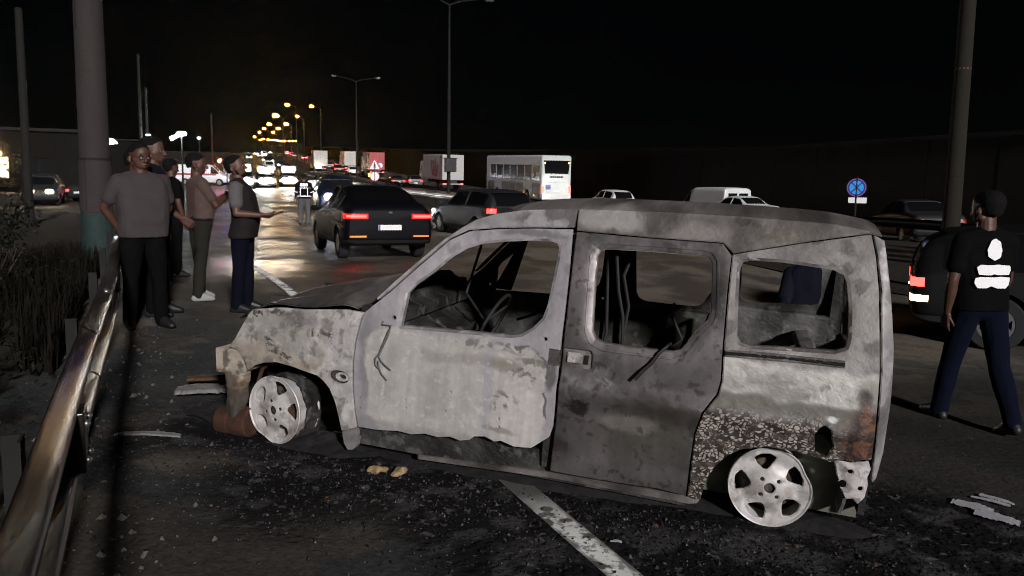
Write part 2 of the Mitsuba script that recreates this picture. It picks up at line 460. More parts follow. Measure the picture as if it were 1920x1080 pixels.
# painted lines
def line(name, t0, t1, o0, o1, label, step=.07, mat='road_paint'):
    tt = np.arange(t0, t1 + .001, step)
    return lab(put(name, sheet(tt, np.array([o0, (o0 + o1) / 2, o1]), .005, relief), mat, smooth=True), label, kind='structure')
line('edge_line', -4.5, 13, -.075, .075, 'worn white edge line running under the burnt van')
for k in range(6):
    line('lane_line', 20 + k * 9.0, 23 + k * 9.0, 3.45, 3.57, None, .25)
for k, d in list(labels.items()):
    if k.startswith('lane_line'):
        d['label'] = 'broken white lane line on the dark carriageway'

# retaining wall of long panels with joints, each a part
wall = num('retaining_wall')
lab(wall, 'long dark stone retaining wall beyond the far carriageway', 'wall')
_edges = np.concatenate([np.arange(-6, 60, 4.0), np.arange(60, 140, 8.0), np.arange(140, 420, 20.0), [430, 560, 800]])
for a, b in zip(_edges[:-1], _edges[1:]):
    n = max(2, int((b - a) / 4) + 1)
    tt = np.linspace(a + .02, b - .02, n)
    o0, o1 = 33.0 + .02 * RNG.random(), 34.3
    prof = []
    vs = []
    for t in tt:
        X0, Y0 = rp(t, o0); X1, Y1 = rp(t, o1); z = float(zt(t, o0))
        vs += [[X0, Y0, z - .6], [X0 + 0.10 * (X1 - X0), Y0 + 0.10 * (Y1 - Y0), z + 4.3], [X1, Y1, z + 4.3], [X1, Y1, z - .6]]
    f = []
    for i in range(n - 1):
        for j in range(4):
            k = (j + 1) % 4
            f += [[i * 4 + j, i * 4 + k, i * 4 + 4 + k], [i * 4 + j, i * 4 + 4 + k, i * 4 + 4 + j]]
    f += [[0, 2, 1], [0, 3, 2], [(n - 1) * 4, (n - 1) * 4 + 1, (n - 1) * 4 + 2], [(n - 1) * 4, (n - 1) * 4 + 2, (n - 1) * 4 + 3]]
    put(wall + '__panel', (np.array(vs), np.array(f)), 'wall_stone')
cp = []
for t in np.concatenate([np.arange(-6, 200, 4.0), np.arange(200, 800, 20.0)]):
    X0, Y0 = rp(t, 33.5); cp.append([float(X0), float(Y0), float(zt(t, 33.0)) + 4.38])
cp = np.array(cp); dirs = np.gradient(cp, axis=0); rt = np.c_[dirs[:, 1], -dirs[:, 0], 0 * dirs[:, 0]]; rt /= np.linalg.norm(rt, axis=1, keepdims=True)
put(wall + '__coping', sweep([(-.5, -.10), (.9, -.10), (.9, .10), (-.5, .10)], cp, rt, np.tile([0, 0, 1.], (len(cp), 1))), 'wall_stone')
# ------------------------------------------------------------------ the burnt-out van
import shapely
from shapely.geometry import Polygon, LineString
VU = np.array([-0.95851906, 0.27351298, 0.08019892]); VV = np.array([-0.27439684, -0.96161654, 0.0]); VW = np.array([0.07712061, -0.02200633, 0.99677888])
VO = np.array([1.46010054, 4.56997369, 0.12416426])
VT = np.eye(4); VT[:3, 0], VT[:3, 1], VT[:3, 2], VT[:3, 3] = VU, VV, VW, VO     # x forward, y to its left, z up; origin on the rear axle line

def VL(p):
    """van coordinates of a world point, for its materials"""
    q = [p.x - float(VO[0]), p.y - float(VO[1]), p.z - float(VO[2])]
    return tuple(sum(float(a[k]) * q[k] for k in range(3)) for a in (VU, VV, VW))

def blob(x, z, cx, cz, rx, rz, am=.5, sc=9.0, soft=.5):
    """an irregular stain with a shape of its own"""
    d = dr.sqrt(dr.square((x - cx) / rx) + dr.square((z - cz) / rz)) + am * 2 * (rfbm(x * sc, z * sc, cx * 7, 6) - .5)
    return 1 - smoothstep(1 - soft, 1 + soft, d)

def warp(x, z, k=0.0, a=.06):
    return x + a * (rfbm(x * 7, z * 7, 3.0 + k, 4) - .5), z + a * (rfbm(x * 7 + 9, z * 7, 8.0 + k, 4) - .5)

def speck(x, z, sc, lo, hi, k=0.0, oct_=3):
    m = (lo + hi) / 2
    return smoothstep(m - 1.6 * (m - lo) - .03, m + 1.6 * (hi - m) + .05, rfbm(x * sc, z * sc, k, 6))

ASH, PALE, CHAR, GREYV, RUST = (.36, .335, .33), (.50, .47, .455), (.025, .022, .021), (.20, .18, .185), (.17, .075, .038)

def door_colour(p, n, uv):
    x, y, z = VL(p)
    x0, z0 = x, z
    x, z = warp(x, z)
    frame = mix((.27, .255, .27), (.40, .375, .39), rfbm(x * 3.1, z * 3.1, 6.0, 5))                    # bluish heat-stained rim and window frame
    frame = mix(frame, (.15, .14, .145), blob(x, z, 1.29, 1.085, .17, .018, .5, 12) * .85)
    frame = mix(frame, (.17, .16, .165), speck(x, z, 11, .58, .63, 2.5) * smoothstep(.62, .75, z) * .6)
    frame = mix(frame, (.15, .14, .15), blob(x, z, 2.11, .36, .035, .20, .6, 8) * .6)
    ash = mix((.36, .345, .315), (.60, .57, .535), rfbm(x * 2.6, z * 3.6, 1.0, 5))                       # pale ash left where the door panel's paint burnt off
    ash = mix(ash, (.33, .325, .29), speck(x, z, 7, .52, .62, 4.0) * smoothstep(1.35, 1.7, x) * .6)
    ash = mix(ash, (.36, .35, .375), (1 - smoothstep(.015, .045, dr.abs(x - 1.425 + .02 * (rfbm(x * 6, z * 6, 3.0, 3) - .5)))) * .8)
    ash = mix(ash, (.56, .53, .505), blob(x, z, 1.24, .17, .14, .16, .5) * .7)
    ash = mix(ash, (.20, .18, .15), blob(x, z, 1.335, .405, .095, .035, .5, 10) * .75)
    ash = mix(ash, (.22, .20, .175), blob(x, z, 1.60, .415, .22, .03, .5, 8) * .45)
    ash = mix(ash, (.13, .115, .10), speck(x, z, 34, .50, .58, 7.0) * blob(x, z, 1.34, .225, .075, .055, .4) * .9)
    ash = mix(ash, (.15, .135, .12), speck(x, z, 26, .54, .60, 3.0) * blob(x, z, 1.20, .40, .12, .09, .5) * .85)
    ash = mix(ash, (.24, .225, .20), blob(x, z, 1.36, .075, .085, .012, .4, 14) * .8)
    ash = mix(ash, (.60, .58, .56), speck(x, z, 40, .66, .72, 9.0) * .5)
    d = dr.sqrt(dr.square(dr.maximum(dr.abs(x - 1.61) - .36, 0)) + dr.square(dr.maximum(dr.abs(z - .235) - .16, 0))) - .125
    d = d + .05 * (rfbm(x * 9, z * 9, 12.0, 5) - .5)
    c = mix(ash, frame, smoothstep(-.012, .014, d))
    edge = (1 - smoothstep(.004, .014, dr.abs(d))) * smoothstep(.50, .58, rfbm(x * 15, z * 15, 8.0, 4)) * (1 - smoothstep(1.3, 1.5, x))
    c = mix(c, (.07, .065, .065), edge * .8)
    c = mix(c, (.09, .085, .085), blob(x, z, 1.105, .40, .022, .085, .7, 10) * .85)
    c = mix(c, (.13, .125, .12), speck(x, z, 30, .52, .58, 2.0) * blob(x, z, 1.38, .50, .26, .028, .5) * .75)
    c = mix(c, (.22, .21, .21), (1 - smoothstep(-.01, .03, z + .05 * (rfbm(x * 9, z * 9, 4.0, 3) - .5))) * .5)
    st = rfbm(x0 * 34, z0 * 3.5, 2.0, 4)
    return c * (.74 + .30 * st + .22 * rfbm(x * 55, z * 55, 0.0, 4))

def fender_colour(p, n, uv):
    x, y, z = VL(p)
    x, z = warp(x, z)
    c = mix((.29, .275, .245), (.58, .545, .51), rfbm(x * 4.2, z * 4.2, 8.0, 5))
    c = mix(c, (.44, .42, .43), smoothstep(2.40, 2.25, x) * .6)
    c = mix(c, (.26, .25, .22), blob(x, z, 2.66, .40, .18, .10, .7, 8) * .6)
    lower = 1 - smoothstep(.25, .36, z + .16 * (rfbm(x * 6, z * 6, 2.0, 3) - .5))
    c = mix(c, mix((.36, .29, .20), (.20, .15, .10), speck(x, z, 11, .4, .6, 5.0)), lower * .6 * smoothstep(2.3, 2.4, x))
    for cx, cz, rx, rz in ((2.36, .425, .058, .027), (2.53, .45, .026, .014), (2.69, .31, .042, .036), (2.60, .275, .035, .020), (2.63, .515, .10, .014), (2.79, .485, .035, .015)):
        m = blob(x, z, cx, cz, rx * 1.1, rz * 1.15, 1.0, 34, .3) * smoothstep(.36, .50, rfbm(x * 55, z * 55, cx * 3, 3))
        c = mix(c, mix(CHAR, (.15, .12, .09), speck(x, z, 60, .48, .58, 1.0, 2)), m * .92)
    c = mix(c, (.22, .20, .20), blob(x, z, 2.50, .495, .17, .05, .6, 10) * .75)
    c = mix(c, (.15, .135, .12), speck(x, z, 24, .56, .62, 4.0) * .7)
    c = mix(c, (.62, .59, .56), speck(x, z, 15, .60, .68, 14.0) * .55)
    return c * (.62 + .42 * rfbm(x * 28, z * 28, 0.0, 5) + .24 * rfbm(x * 70, z * 70, 4.0, 3))

def bare_colour(p, n, uv):                    # sliding door: bare heat-stained sheet, dull and dark
    x, y, z = VL(p)
    x, z = warp(x, z)
    c = mix((.065, .058, .058), (.23, .21, .212), smoothstep(.2, .8, rfbm(x * 3.4, z * 3.4, 11.0, 6)))
    c = mix(c, (.13, .12, .105), blob(x, z, .62, .16, .30, .15, .6, 6) * .8)
    c = mix(c, (.30, .28, .26), blob(x, z, .72, .22, .13, .035, .7, 9) * .8)
    c = mix(c, (.075, .065, .055), blob(x, z, .46, .30, .17, .06, .7, 13) * .8)
    c = mix(c, (.035, .032, .030), blob(x, z, .955, .275, .060, .045, .9, 26, .25))
    c = mix(c, (.07, .06, .055), blob(x, z, 1.03, .02, .035, .07, .4, 14) * .9)
    c = mix(c, (.30, .285, .28), speck(x, z, 13, .58, .66, 9.0) * blob(x, z, .80, .40, .26, .12, .5) * .75)
    c = mix(c, (.25, .23, .22), speck(x, z, 22, .56, .62, 3.0) * smoothstep(.52, .62, z) * .5)
    c = mix(c, (.19, .18, .175), (1 - smoothstep(-.02, .06, z + .06 * (rfbm(x * 8, z * 8, 3.0, 3) - .5))) * .7)
    c = mix(c, (.07, .06, .055), speck(x, z, 30, .62, .68, 5.0) * .7)
    return c * (.62 + .46 * rfbm(x * 26, z * 8, 2.0, 5) + .22 * rfbm(x * 60, z * 60, 7.0, 3))

def quarter_colour(p, n, uv):
    x, y, z = VL(p)
    x, z = warp(x, z)
    up = mix((.12, .11, .106), (.34, .32, .31), smoothstep(.2, .8, rfbm(x * 5, z * 5, 21.0, 6)))
    up = mix(up, (.34, .33, .31), blob(x, z, -.30, .85, .06, .30, .6, 7) * .8)
    band = smoothstep(.44, .47, z) * (1 - smoothstep(.60, .63, z))
    pale = mix((.30, .29, .26), (.56, .54, .50), smoothstep(.3, .62, rfbm(x * 5, z * 11, 3.0, 4)))
    c = mix(up, pale, band)
    c = mix(c, (.16, .155, .13), (1 - smoothstep(.43, .475, z + .03 * (rfbm(x * 9, z * 4, 1.0, 3) - .5))) * smoothstep(.36, .40, z))
    c = mix(c, (.05, .047, .045), blob(x, z, -.345, .52, .034, .034, .5, 16))
    c = mix(c, (.15, .14, .12), speck(x, z, 18, .55, .62, 9.0) * blob(x, z, -.24, .50, .15, .07, .5) * .8)
    fl = 1 - smoothstep(.33, .40, z + .07 * (rfbm(x * 10, z * 10, 2.0, 3) - .5))                        # blistered, flaking paint over the wheel
    wx, wz = x + .022 * (rfbm(x * 34, z * 34, 5.0, 3) - .5), z + .022 * (rfbm(x * 34 + 7, z * 34, 9.0, 3) - .5)
    f1, f2, idn = voronoi(wx * 52, wz * 66)
    a = .30 + .34 * smoothstep(.03, .40, f2 - f1) * smoothstep(.22, .40, idn) + .16 * (rfbm(x * 90, z * 90, 2.0, 4) - .5)
    flake = mix((.030, .024, .020), (.30, .255, .215), smoothstep(.44, .54, a))
    flake = mix(flake, (.44, .40, .36), smoothstep(.60, .68, a) * .9)
    flake = mix(flake, (.05, .040, .034), smoothstep(.55, .62, rfbm(x * 17, z * 36, 8.0, 5)) * .8)
    c = mix(c, flake, fl)
    rust = mix((.030, .014, .010), (.14, .055, .028), smoothstep(.40, .62, rfbm(x * 26, z * 26, 31.0, 4)))
    c = mix(c, rust, blob(x, z, -.36, .33, .085, .16, .45, 14) * .95)
    c = mix(c, (.03, .025, .022), speck(x, z, 15, .58, .64, 13.0) * smoothstep(.68, .72, z) * .55)
    c = mix(c, (.66, .66, .66), blob(x, z, -.215, .405, .026, .012, .4, 20))
    return c * (.8 + .35 * rfbm(x * 33, z * 33, 0.0, 3))

def roofside_colour(p, n, uv):
    x, y, z = VL(p)
    x, z = warp(x, z)
    c = mix((.048, .042, .039), (.235, .215, .205), smoothstep(.22, .78, rfbm(x * 4.3, z * 6.0, 41.0, 6)))
    c = mix(c, (.36, .34, .33), blob(x, z, .88, 1.20, .16, .045, .6, 8) * .8)
    c = mix(c, (.22, .20, .15), blob(x, z, .06, 1.20, .10, .06, .6, 9) * .8)
    c = mix(c, (.075, .065, .062), speck(x, z, 10, .56, .64, 14.0) * .75)
    c = mix(c, (.05, .04, .035), blob(x, z, .27, 1.235, .06, .014, .7, 18) * .9)
    return c * (.8 + .36 * rfbm(x * 30, z * 30, 0.0, 3))

def pillar_colour(p, n, uv):
    x, y, z = VL(p)
    x, z = warp(x, z)
    c = mix((.15, .14, .142), (.35, .33, .332), smoothstep(.2, .8, rfbm(x * 5, z * 5, 51.0, 6)))
    c = mix(c, (.13, .12, .12), blob(x, z, 1.32, 1.165, .10, .03, .6, 10) * .7)
    c = mix(c, (.44, .42, .42), speck(x, z, 14, .56, .62, 2.0) * .7)
    return c * (.8 + .36 * rfbm(x * 33, z * 33, 0.0, 3))

def char_colour(p, n, uv):
    x, y, z = VL(p)
    c = mix((.008, .0075, .007), (.040, .038, .034), smoothstep(.36, .72, rfbm(x * 6, y * 6, z * 6, 4)))
    c = mix(c, (.10, .095, .09), speck(x + y, z, 19, .62, .70, 2.0) * .7)
    return c * (.7 + .5 * rfbm(x * 30, y * 30, z * 30, 2))

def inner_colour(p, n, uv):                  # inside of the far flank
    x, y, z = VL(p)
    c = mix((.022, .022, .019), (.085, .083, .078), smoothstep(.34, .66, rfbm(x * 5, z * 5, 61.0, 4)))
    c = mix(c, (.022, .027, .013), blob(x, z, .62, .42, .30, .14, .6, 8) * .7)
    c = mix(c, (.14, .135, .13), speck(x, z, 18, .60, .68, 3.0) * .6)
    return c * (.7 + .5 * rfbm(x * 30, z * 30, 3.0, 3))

def rusty_colour(p, n, uv):
    x, y, z = VL(p)
    c = mix((.020, .013, .010), (.075, .036, .020), smoothstep(.35, .65, rfbm(x * 9, y * 9, z * 9, 4)))
    return mix(c, (.12, .095, .07), speck(x + y, z, 20, .60, .68, 2.0) * .7)

def beam_colour(p, n, uv):
    x, y, z = VL(p)
    c = mix((.40, .345, .28), (.22, .155, .095), smoothstep(.0, .13, .16 - z + .2 * (rfbm(x * 9, z * 9, 0.0, 4) - .5)))
    c = mix(c, (.04, .032, .026), smoothstep(.02, .16, .07 - z + .1 * (rfbm(x * 12, y * 12, z * 12, 3) - .5)))
    c = mix(c, (.06, .05, .04), speck(x, z, 20, .54, .62, 3.0) * .8)
    return c * (.5 + .9 * rfbm(x * 22, y * 22, z * 22, 5))

def rim_colour(p, n, uv):
    x, y, z = VL(p)
    c = mix((.50, .48, .46), (.68, .66, .64), rfbm(x * 11, z * 11, y * 11, 4))
    c = mix(c, (.20, .15, .11), speck(x, z, 12, .58, .68, 6.0) * .45)
    c = mix(c, (.12, .11, .10), speck(x + y, z, 22, .64, .70, 16.0) * .45)
    return c * (.86 + .24 * rfbm(x * 50, z * 50, 0.0, 2))

def _grain(s, a):
    def f(p, n, uv):
        x, y, z = VL(p)
        return a * (rfbm(x * s, y * s, z * s, 4) + .35 * rfbm(x * s * 4, y * s * 4, z * s * 4, 2))
    return f
varied('door_ash', door_colour, rough=.62, metal=.12, bump=_grain(22, .0035))
varied('fender_ash', fender_colour, rough=.68, metal=.05, bump=_grain(26, .0055))
varied('bare_sheet', bare_colour, rough=lambda p, n, uv: .26 + .34 * rfbm(VL(p)[0] * 7, VL(p)[2] * 7, 2.0, 4), metal=.62, bump=_grain(9, .0011))
varied('quarter_burnt', quarter_colour, rough=.66, metal=.1, bump=_grain(30, .007))
varied('roof_burnt', roofside_colour, rough=.6, metal=.2, bump=_grain(18, .005))
varied('pillar_ash', pillar_colour, rough=.55, metal=.25, bump=_grain(20, .004))
varied('char', char_colour, rough=.75, bump=_grain(30, .010))
varied('inner_sheet', inner_colour, rough=.6, metal=.15, bump=_grain(20, .007))
varied('rusted', rusty_colour, rough=.85, bump=_grain(34, .008))
varied('beam_ash', beam_colour, rough=.8, bump=_grain(24, .005))
varied('rim_alloy', rim_colour, rough=.5, metal=.2, bump=_grain(40, .0012))
tinted('wheel_liner', (.11, .115, .09), .6, 9, rough=.8)
plain('wire_black', (.014, .013, .013), .7)
plain('hole_dark', (.006, .006, .006), .9)
tinted('mirror_cable', (.12, .12, .12), .4, 40, rough=.6)

YZ = PC([-.35, -.1, 0, .3, .5, .60, .8, 1.0, 1.2, 1.35], [.795, .835, .85, .862, .855, .845, .80, .75, .69, .64])
FWIN = [(1.929, .531), (1.919, .625), (1.915, .702), (1.884, .744), (1.782, .833), (1.701, .916), (1.629, .968), (1.56, .999), (1.425, 1.027), (1.291, 1.045), (1.195, 1.052), (1.162, 1.045), (1.15, 1.025), (1.15, .97), (1.156, .853), (1.164, .736), (1.179, .673), (1.222, .619), (1.275, .58), (1.325, .566), (1.501, .556), (1.694, .546)]
FDOOR = [(2.137, .577), (2.008, .700), (1.880, .841), (1.730, .998), (1.633, 1.055), (1.48, 1.082), (1.299, 1.104), (1.097, 1.122), (1.083, .924), (1.073, .70), (1.070, .522), (1.068, .333), (1.068, .138), (1.082, .079), (1.168, .006), (1.259, -.004), (1.33, .014), (1.366, .004), (1.42, .022), (1.474, .012), (1.50, -.012), (1.553, -.026), (1.608, -.015), (1.68, -.030), (1.747, -.024), (1.83, -.042), (1.902, -.036), (2.02, -.052), (2.135, -.055), (2.157, .053), (2.172, .175), (2.176, .311), (2.171, .419), (2.152, .528)]
SDOOR = [(1.073, 1.112), (.715, 1.118), (.359, 1.131), (.313, 1.08), (.311, .918), (.299, .658), (.288, .497), (.298, .431), (.354, .339), (.378, .226), (.381, .083), (.381, -.097), (.517, -.088), (.825, -.100), (1.061, -.100), (1.052, .14), (1.052, .334), (1.054, .523), (1.058, .701), (1.067, .925)]
SWIN = [(.953, 1.002), (.94, 1.033), (.908, 1.044), (.697, 1.056), (.449, 1.063), (.417, 1.06), (.4, 1.037), (.39, .962), (.374, .804), (.382, .768), (.435, .705), (.466, .645), (.489, .614), (.526, .599), (.703, .593), (.855, .592), (.902, .609), (.923, .645), (.937, .795)]
QWIN = [(.266, 1.025), (.255, 1.058), (.226, 1.068), (.084, 1.076), (-.094, 1.07), (-.153, 1.067), (-.195, 1.051), (-.213, 1.019), (-.234, .913), (-.247, .771), (-.24, .728), (-.194, .707), (-.021, .694), (.173, .678), (.223, .687), (.24, .713), (.259, .911)]
QUART = [(.308, 1.085), (.303, .918), (.291, .659), (.279, .498), (.289, .427), (.344, .335), (.369, .227), (.372, .084), (.372, -.098), (.31, -.105), (.304, -.044), (.291, .02), (.259, .084), (.21, .149), (.153, .187), (.037, .222), (-.084, .223), (-.178, .21), (-.242, .201), (-.30, .222), (-.339, .214), (-.38, .236), (-.417, .234), (-.411, .423), (-.394, .645), (-.35, .999), (-.321, 1.152), (-.293, 1.245), (.012, 1.168)]
QHOLE = [(-.177, .355), (-.195, .368), (-.225, .352), (-.232, .31), (-.243, .276), (-.228, .24), (-.222, .226), (-.19, .226), (-.17, .232), (-.163, .28), (-.156, .319)]
CORNER = [(-.300, 1.248), (-.353, 1.223), (-.401, 1.006), (-.455, .737), (-.479, .491), (-.481, .247), (-.461, .125), (-.438, .112), (-.420, .424), (-.403, .646), (-.360, 1.0), (-.328, 1.15)]
FENDER = [(2.854, .467), (2.884, .415), (2.914, .362), (2.948, .303), (2.981, .261), (2.919, .24), (2.873, .207), (2.844, .143), (2.798, .182), (2.731, .21), (2.651, .226), (2.542, .218), (2.46, .204), (2.391, .194), (2.351, .17), (2.314, .134), (2.276, .059), (2.251, -.025), (2.235, -.098), (2.145, -.060), (2.164, .063), (2.18, .18), (2.185, .298), (2.18, .414), (2.162, .523), (2.145, .571), (2.259, .573), (2.504, .54), (2.657, .529), (2.829, .494)]
SILL = [(1.80, -.168), (1.064, -.122), (.376, -.108), (.312, -.114), (.324, -.138), (.364, -.150), (1.067, -.153), (1.40, -.172), (1.8, -.192)]
FOOT = [(2.236, -.105), (2.150, -.066), (2.140, -.10), (2.150, -.17), (2.172, -.20), (2.205, -.205), (2.226, -.17)]
PILLAR = [(2.142, .583), (2.101, .635), (1.996, .754), (1.869, .888), (1.761, 1.0), (1.667, 1.076), (1.602, 1.121), (1.507, 1.158), (1.356, 1.193), (1.086, 1.225), (1.090, 1.131), (1.299, 1.112), (1.481, 1.090), (1.637, 1.062), (1.735, 1.005), (1.885, .848), (2.014, .706)]
ROOFS = [(1.080, 1.225), (.645, 1.253), (.267, 1.269), (-.118, 1.276), (-.294, 1.26), (-.29, 1.252), (.012, 1.175), (.306, 1.092), (.359, 1.138), (.715, 1.125), (1.074, 1.119)]
BEAM = [(3.071, .239), (2.915, .247), (2.868, .13), (2.902, .106), (3.058, .10)]
RAIL = [(.285, .646), (.081, .660), (-.244, .672), (-.247, .640), (-.064, .634), (.284, .616)]

def side_y(x, z, crease=0.0, win=None, blister=0.0):
    y = YZ(z)
    y = y - .055 * np.clip((x - 2.35) / .6, 0, 1) ** 2 - .14 * np.clip((-.36 - x) / .12, 0, 1.2) ** 2
    y = y + .0035 * 2 * (meshkit.fbm(np.stack([x * 3, z * 3, 0 * x], -1), 3, 3) - .5)
    if crease:
        y = y + crease * (np.exp(-((z - .335) / .05) ** 2) - .6 * sstep(.36, .41, z) * (1 - sstep(.45, .62, z)))
    if win is not None:
        d = shapely.distance(shapely.points(x, z), Polygon(win))
        y = y - .013 * np.clip(1 - d / .07, 0, 1) ** 2
    if blister:
        m = sstep(.42, .34, z) if False else 1 - sstep(.34, .42, z)
        y = y + blister * m * 2 * (meshkit.fbm(np.stack([x * 30, z * 34, 0 * x], -1), 3, 9) - .5)
    return y

def smooth_poly(pts, r=.006):
    cs = CrossSection([pts], FillRule.NonZero)
    if cs.area() < 0: cs = CrossSection([pts[::-1]], FillRule.NonZero)
    cs = CrossSection([[tuple(q) for q in (pts if Polygon(pts).exterior.is_ccw else pts[::-1])]])
    return cs.offset(-r, JoinType.Round, 2, 24).offset(2 * r, JoinType.Round, 2, 24).offset(-r, JoinType.Round, 2, 24)

def panel(outline, holes=(), th=.028, side=1, edge=.033, proud=0.0, r=.006, **kw):
    cs = smooth_poly(outline, r)
    for h in holes:
        cs = cs - (h if isinstance(h, CrossSection) else smooth_poly(h))
    m = cs.extrude(max(th - .004, th * .6)) + cs.offset(-.004, JoinType.Round, 2, 16).extrude(th)
    v, f = arr(m.refine_to_length(edge))
    x, z, d = v[:, 0], v[:, 1], v[:, 2]
    y = side_y(x, z, **kw) - th + d + proud
    out = np.stack([x, side * y, z], -1)
    return out, (f[:, ::-1] if side > 0 else f)

def disc(cx, cz, r, n=12):
    return CrossSection.circle(r, n).translate([cx, cz])

def ring(outline, a, b, th, side=1, proud=0.0, edge=.03, **kw):
    cs = smooth_poly(outline).offset(b, JoinType.Round, 2, 24) - smooth_poly(outline).offset(a, JoinType.Round, 2, 24)
    m = cs.extrude(th).refine_to_length(edge)
    v, f = arr(m)
    y = side_y(v[:, 0], v[:, 1], **kw) - th + v[:, 2] + proud
    return np.stack([v[:, 0], side * y, v[:, 1]], -1), (f[:, ::-1] if side > 0 else f)

van = num('burnt_van')
lab(van, 'burnt-out ash grey van without glass or tyres, resting on its rims across the road', 'van')
def vp(part, mesh, bsdf, smooth=35, label=None):
    k = put(f'{van}__{part}', mesh, bsdf, smooth=smooth, M=VT)
    if label: lab(k, label)
    return k[len(van) + 2:]
for s in (1, -1):
    near = s > 0
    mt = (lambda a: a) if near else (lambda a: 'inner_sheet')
    holes = [FWIN, disc(1.971, .569, .012), disc(1.151, .573, .010)] + [disc(x, z, .0045, 8) for x, z in ((2.129, .114), (2.126, .055), (1.619, .228), (1.868, .143), (1.862, .10), (1.641, .123), (1.35, .13), (1.347, .088))]
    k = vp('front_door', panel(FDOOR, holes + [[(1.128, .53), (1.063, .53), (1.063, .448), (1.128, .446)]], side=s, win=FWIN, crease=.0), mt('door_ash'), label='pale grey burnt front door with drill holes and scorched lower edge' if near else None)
    vp(k + '__window_frame', ring(FWIN, -.001, .012, .034, s, .004, win=FWIN), mt('pillar_ash'))
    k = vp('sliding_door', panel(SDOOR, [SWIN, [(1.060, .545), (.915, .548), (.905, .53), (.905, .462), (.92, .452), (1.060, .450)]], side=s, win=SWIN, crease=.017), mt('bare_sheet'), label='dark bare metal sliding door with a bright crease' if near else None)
    vp(k + '__window_frame', ring(SWIN, -.001, .016, .030, s, -.004, win=SWIN), mt('roof_burnt'))
    vp(k + '__window_lip', ring(SWIN, .026, .034, .030, s, .005, win=SWIN), mt('bare_sheet'))
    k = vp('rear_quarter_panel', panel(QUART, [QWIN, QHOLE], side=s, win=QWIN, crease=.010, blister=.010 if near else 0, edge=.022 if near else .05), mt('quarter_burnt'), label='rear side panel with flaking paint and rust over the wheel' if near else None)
    vp(k + '__window_frame', ring(QWIN, -.001, .014, .032, s, .000, win=QWIN), mt('roof_burnt'))
    vp(k + '__slide_rail', panel(RAIL, side=s, th=.02, proud=.010, r=.002), mt('roof_burnt'))
    vp(k + '__rail_slot', panel([(.284, .640), (.0, .656), (-.243, .664), (-.243, .646), (.0, .642), (.284, .624)], side=s, th=.01, proud=.014, r=.001), 'hole_dark')
    vp('rear_corner', panel(CORNER, side=s), mt('pillar_ash'))
    vp('front_fender', panel(FENDER, [CrossSection.circle(1.0, 20).scale([.062, .038]).translate([2.262, .205])], side=s, edge=.025), mt('fender_ash'), label='front wing with ash, burnt patches and an empty lamp hole' if near else None)
    vp('sill', panel(SILL, side=s, th=.10, proud=-.03), mt('roof_burnt'))
    vp('sill_foot', panel(FOOT, side=s, th=.06, proud=-.006), mt('pillar_ash'))
    vp('inner_sill', box(.38, 2.16, s * .745 - .03, s * .745 + .03, -.17, -.02), 'char')
    vp('windscreen_pillar', panel(PILLAR, side=s, th=.05, proud=.004), mt('pillar_ash'))
    vp('roof_side', panel(ROOFS, side=s, th=.04, proud=.003), mt('roof_burnt'))
    # inside frame behind the seams of the doors
    vp('door_pillar', panel([(1.16, 1.12), (1.02, 1.12), (1.005, .70), (1.0, -.1), (1.12, -.1), (1.12, .56), (1.14, .70)], side=s, th=.03, proud=-.042), 'char')
    vp('rear_pillar', panel([(.37, 1.09), (.28, 1.09), (.262, .66), (.24, .45), (.34, .25), (.36, -.08), (.42, -.08), (.42, .35), (.36, .50)], side=s, th=.03, proud=-.042), 'char')

# near-side details
vp('front_door__latch_plate', panel([(1.130, .54), (1.075, .54), (1.075, .44), (1.130, .44)], th=.006, proud=-.020, r=.002), 'roof_burnt')
vp('sliding_door__handle_recess', panel([(1.055, .555), (.90, .555), (.90, .445), (1.055, .445)], th=.006, proud=-.022, r=.002), 'roof_burnt')
vp('sliding_door__handle', panel([(1.03, .525), (.955, .528), (.955, .478), (1.03, .475)], th=.014, proud=-.006, r=.004), 'fender_ash')
vp('sliding_door__handle_slot', panel([(.948, .52), (.925, .52), (.925, .475), (.948, .475)], th=.006, proud=-.014, r=.004), 'hole_dark')
vp('front_fender__lamp_cavity', panel([(2.33, .25), (2.19, .25), (2.19, .16), (2.33, .16)], th=.004, proud=-.035, r=.003), 'char')
_rc = CrossSection.circle(1.0, 28).scale([.040, .025]).translate([2.245, .206]) - CrossSection.circle(1.0, 28).scale([.024, .014]).translate([2.245, .206])
v, f = arr(_rc.extrude(.02)); vp('front_fender__lamp_ring', (np.stack([v[:, 0], .826 + v[:, 2], v[:, 1]], -1), f[:, ::-1]), 'rim_alloy')
_yl = lambda pts, off=.012: np.array([[x, float(side_y(np.array([x]), np.array([z]))[0]) + off, z] for x, z in pts])
vp('mirror_cable', tube(_yl([(2.021, .545), (2.03, .528), (1.975, .529), (1.99, .49), (2.006, .439), (2.02, .40), (2.027, .373), (2.049, .341), (2.042, .31), (2.023, .293)]), .0045, 6), 'mirror_cable')
vp('mirror_cable', tube(_yl([(1.975, .527), (1.985, .47), (2.008, .41), (2.027, .36), (2.01, .335), (1.985, .315), (1.953, .296)], .016), .0040, 6), 'mirror_cable')
vp('mirror_cable', tube(_yl([(2.030, .335), (2.022, .30), (2.004, .267), (1.985, .25), (1.971, .237)], .014), .0035, 6), 'mirror_cable')
vp('hanging_strap', tube(np.array([[.683, .895, .452], [.650, .885, .497], [.616, .875, .536], [.585, .862, .59], [.555, .84, .622], [.541, .80, .632], [.55, .60, .575]]), [.010, .0095, .009, .008, .0075, .007, .007], 6), 'wire_black')
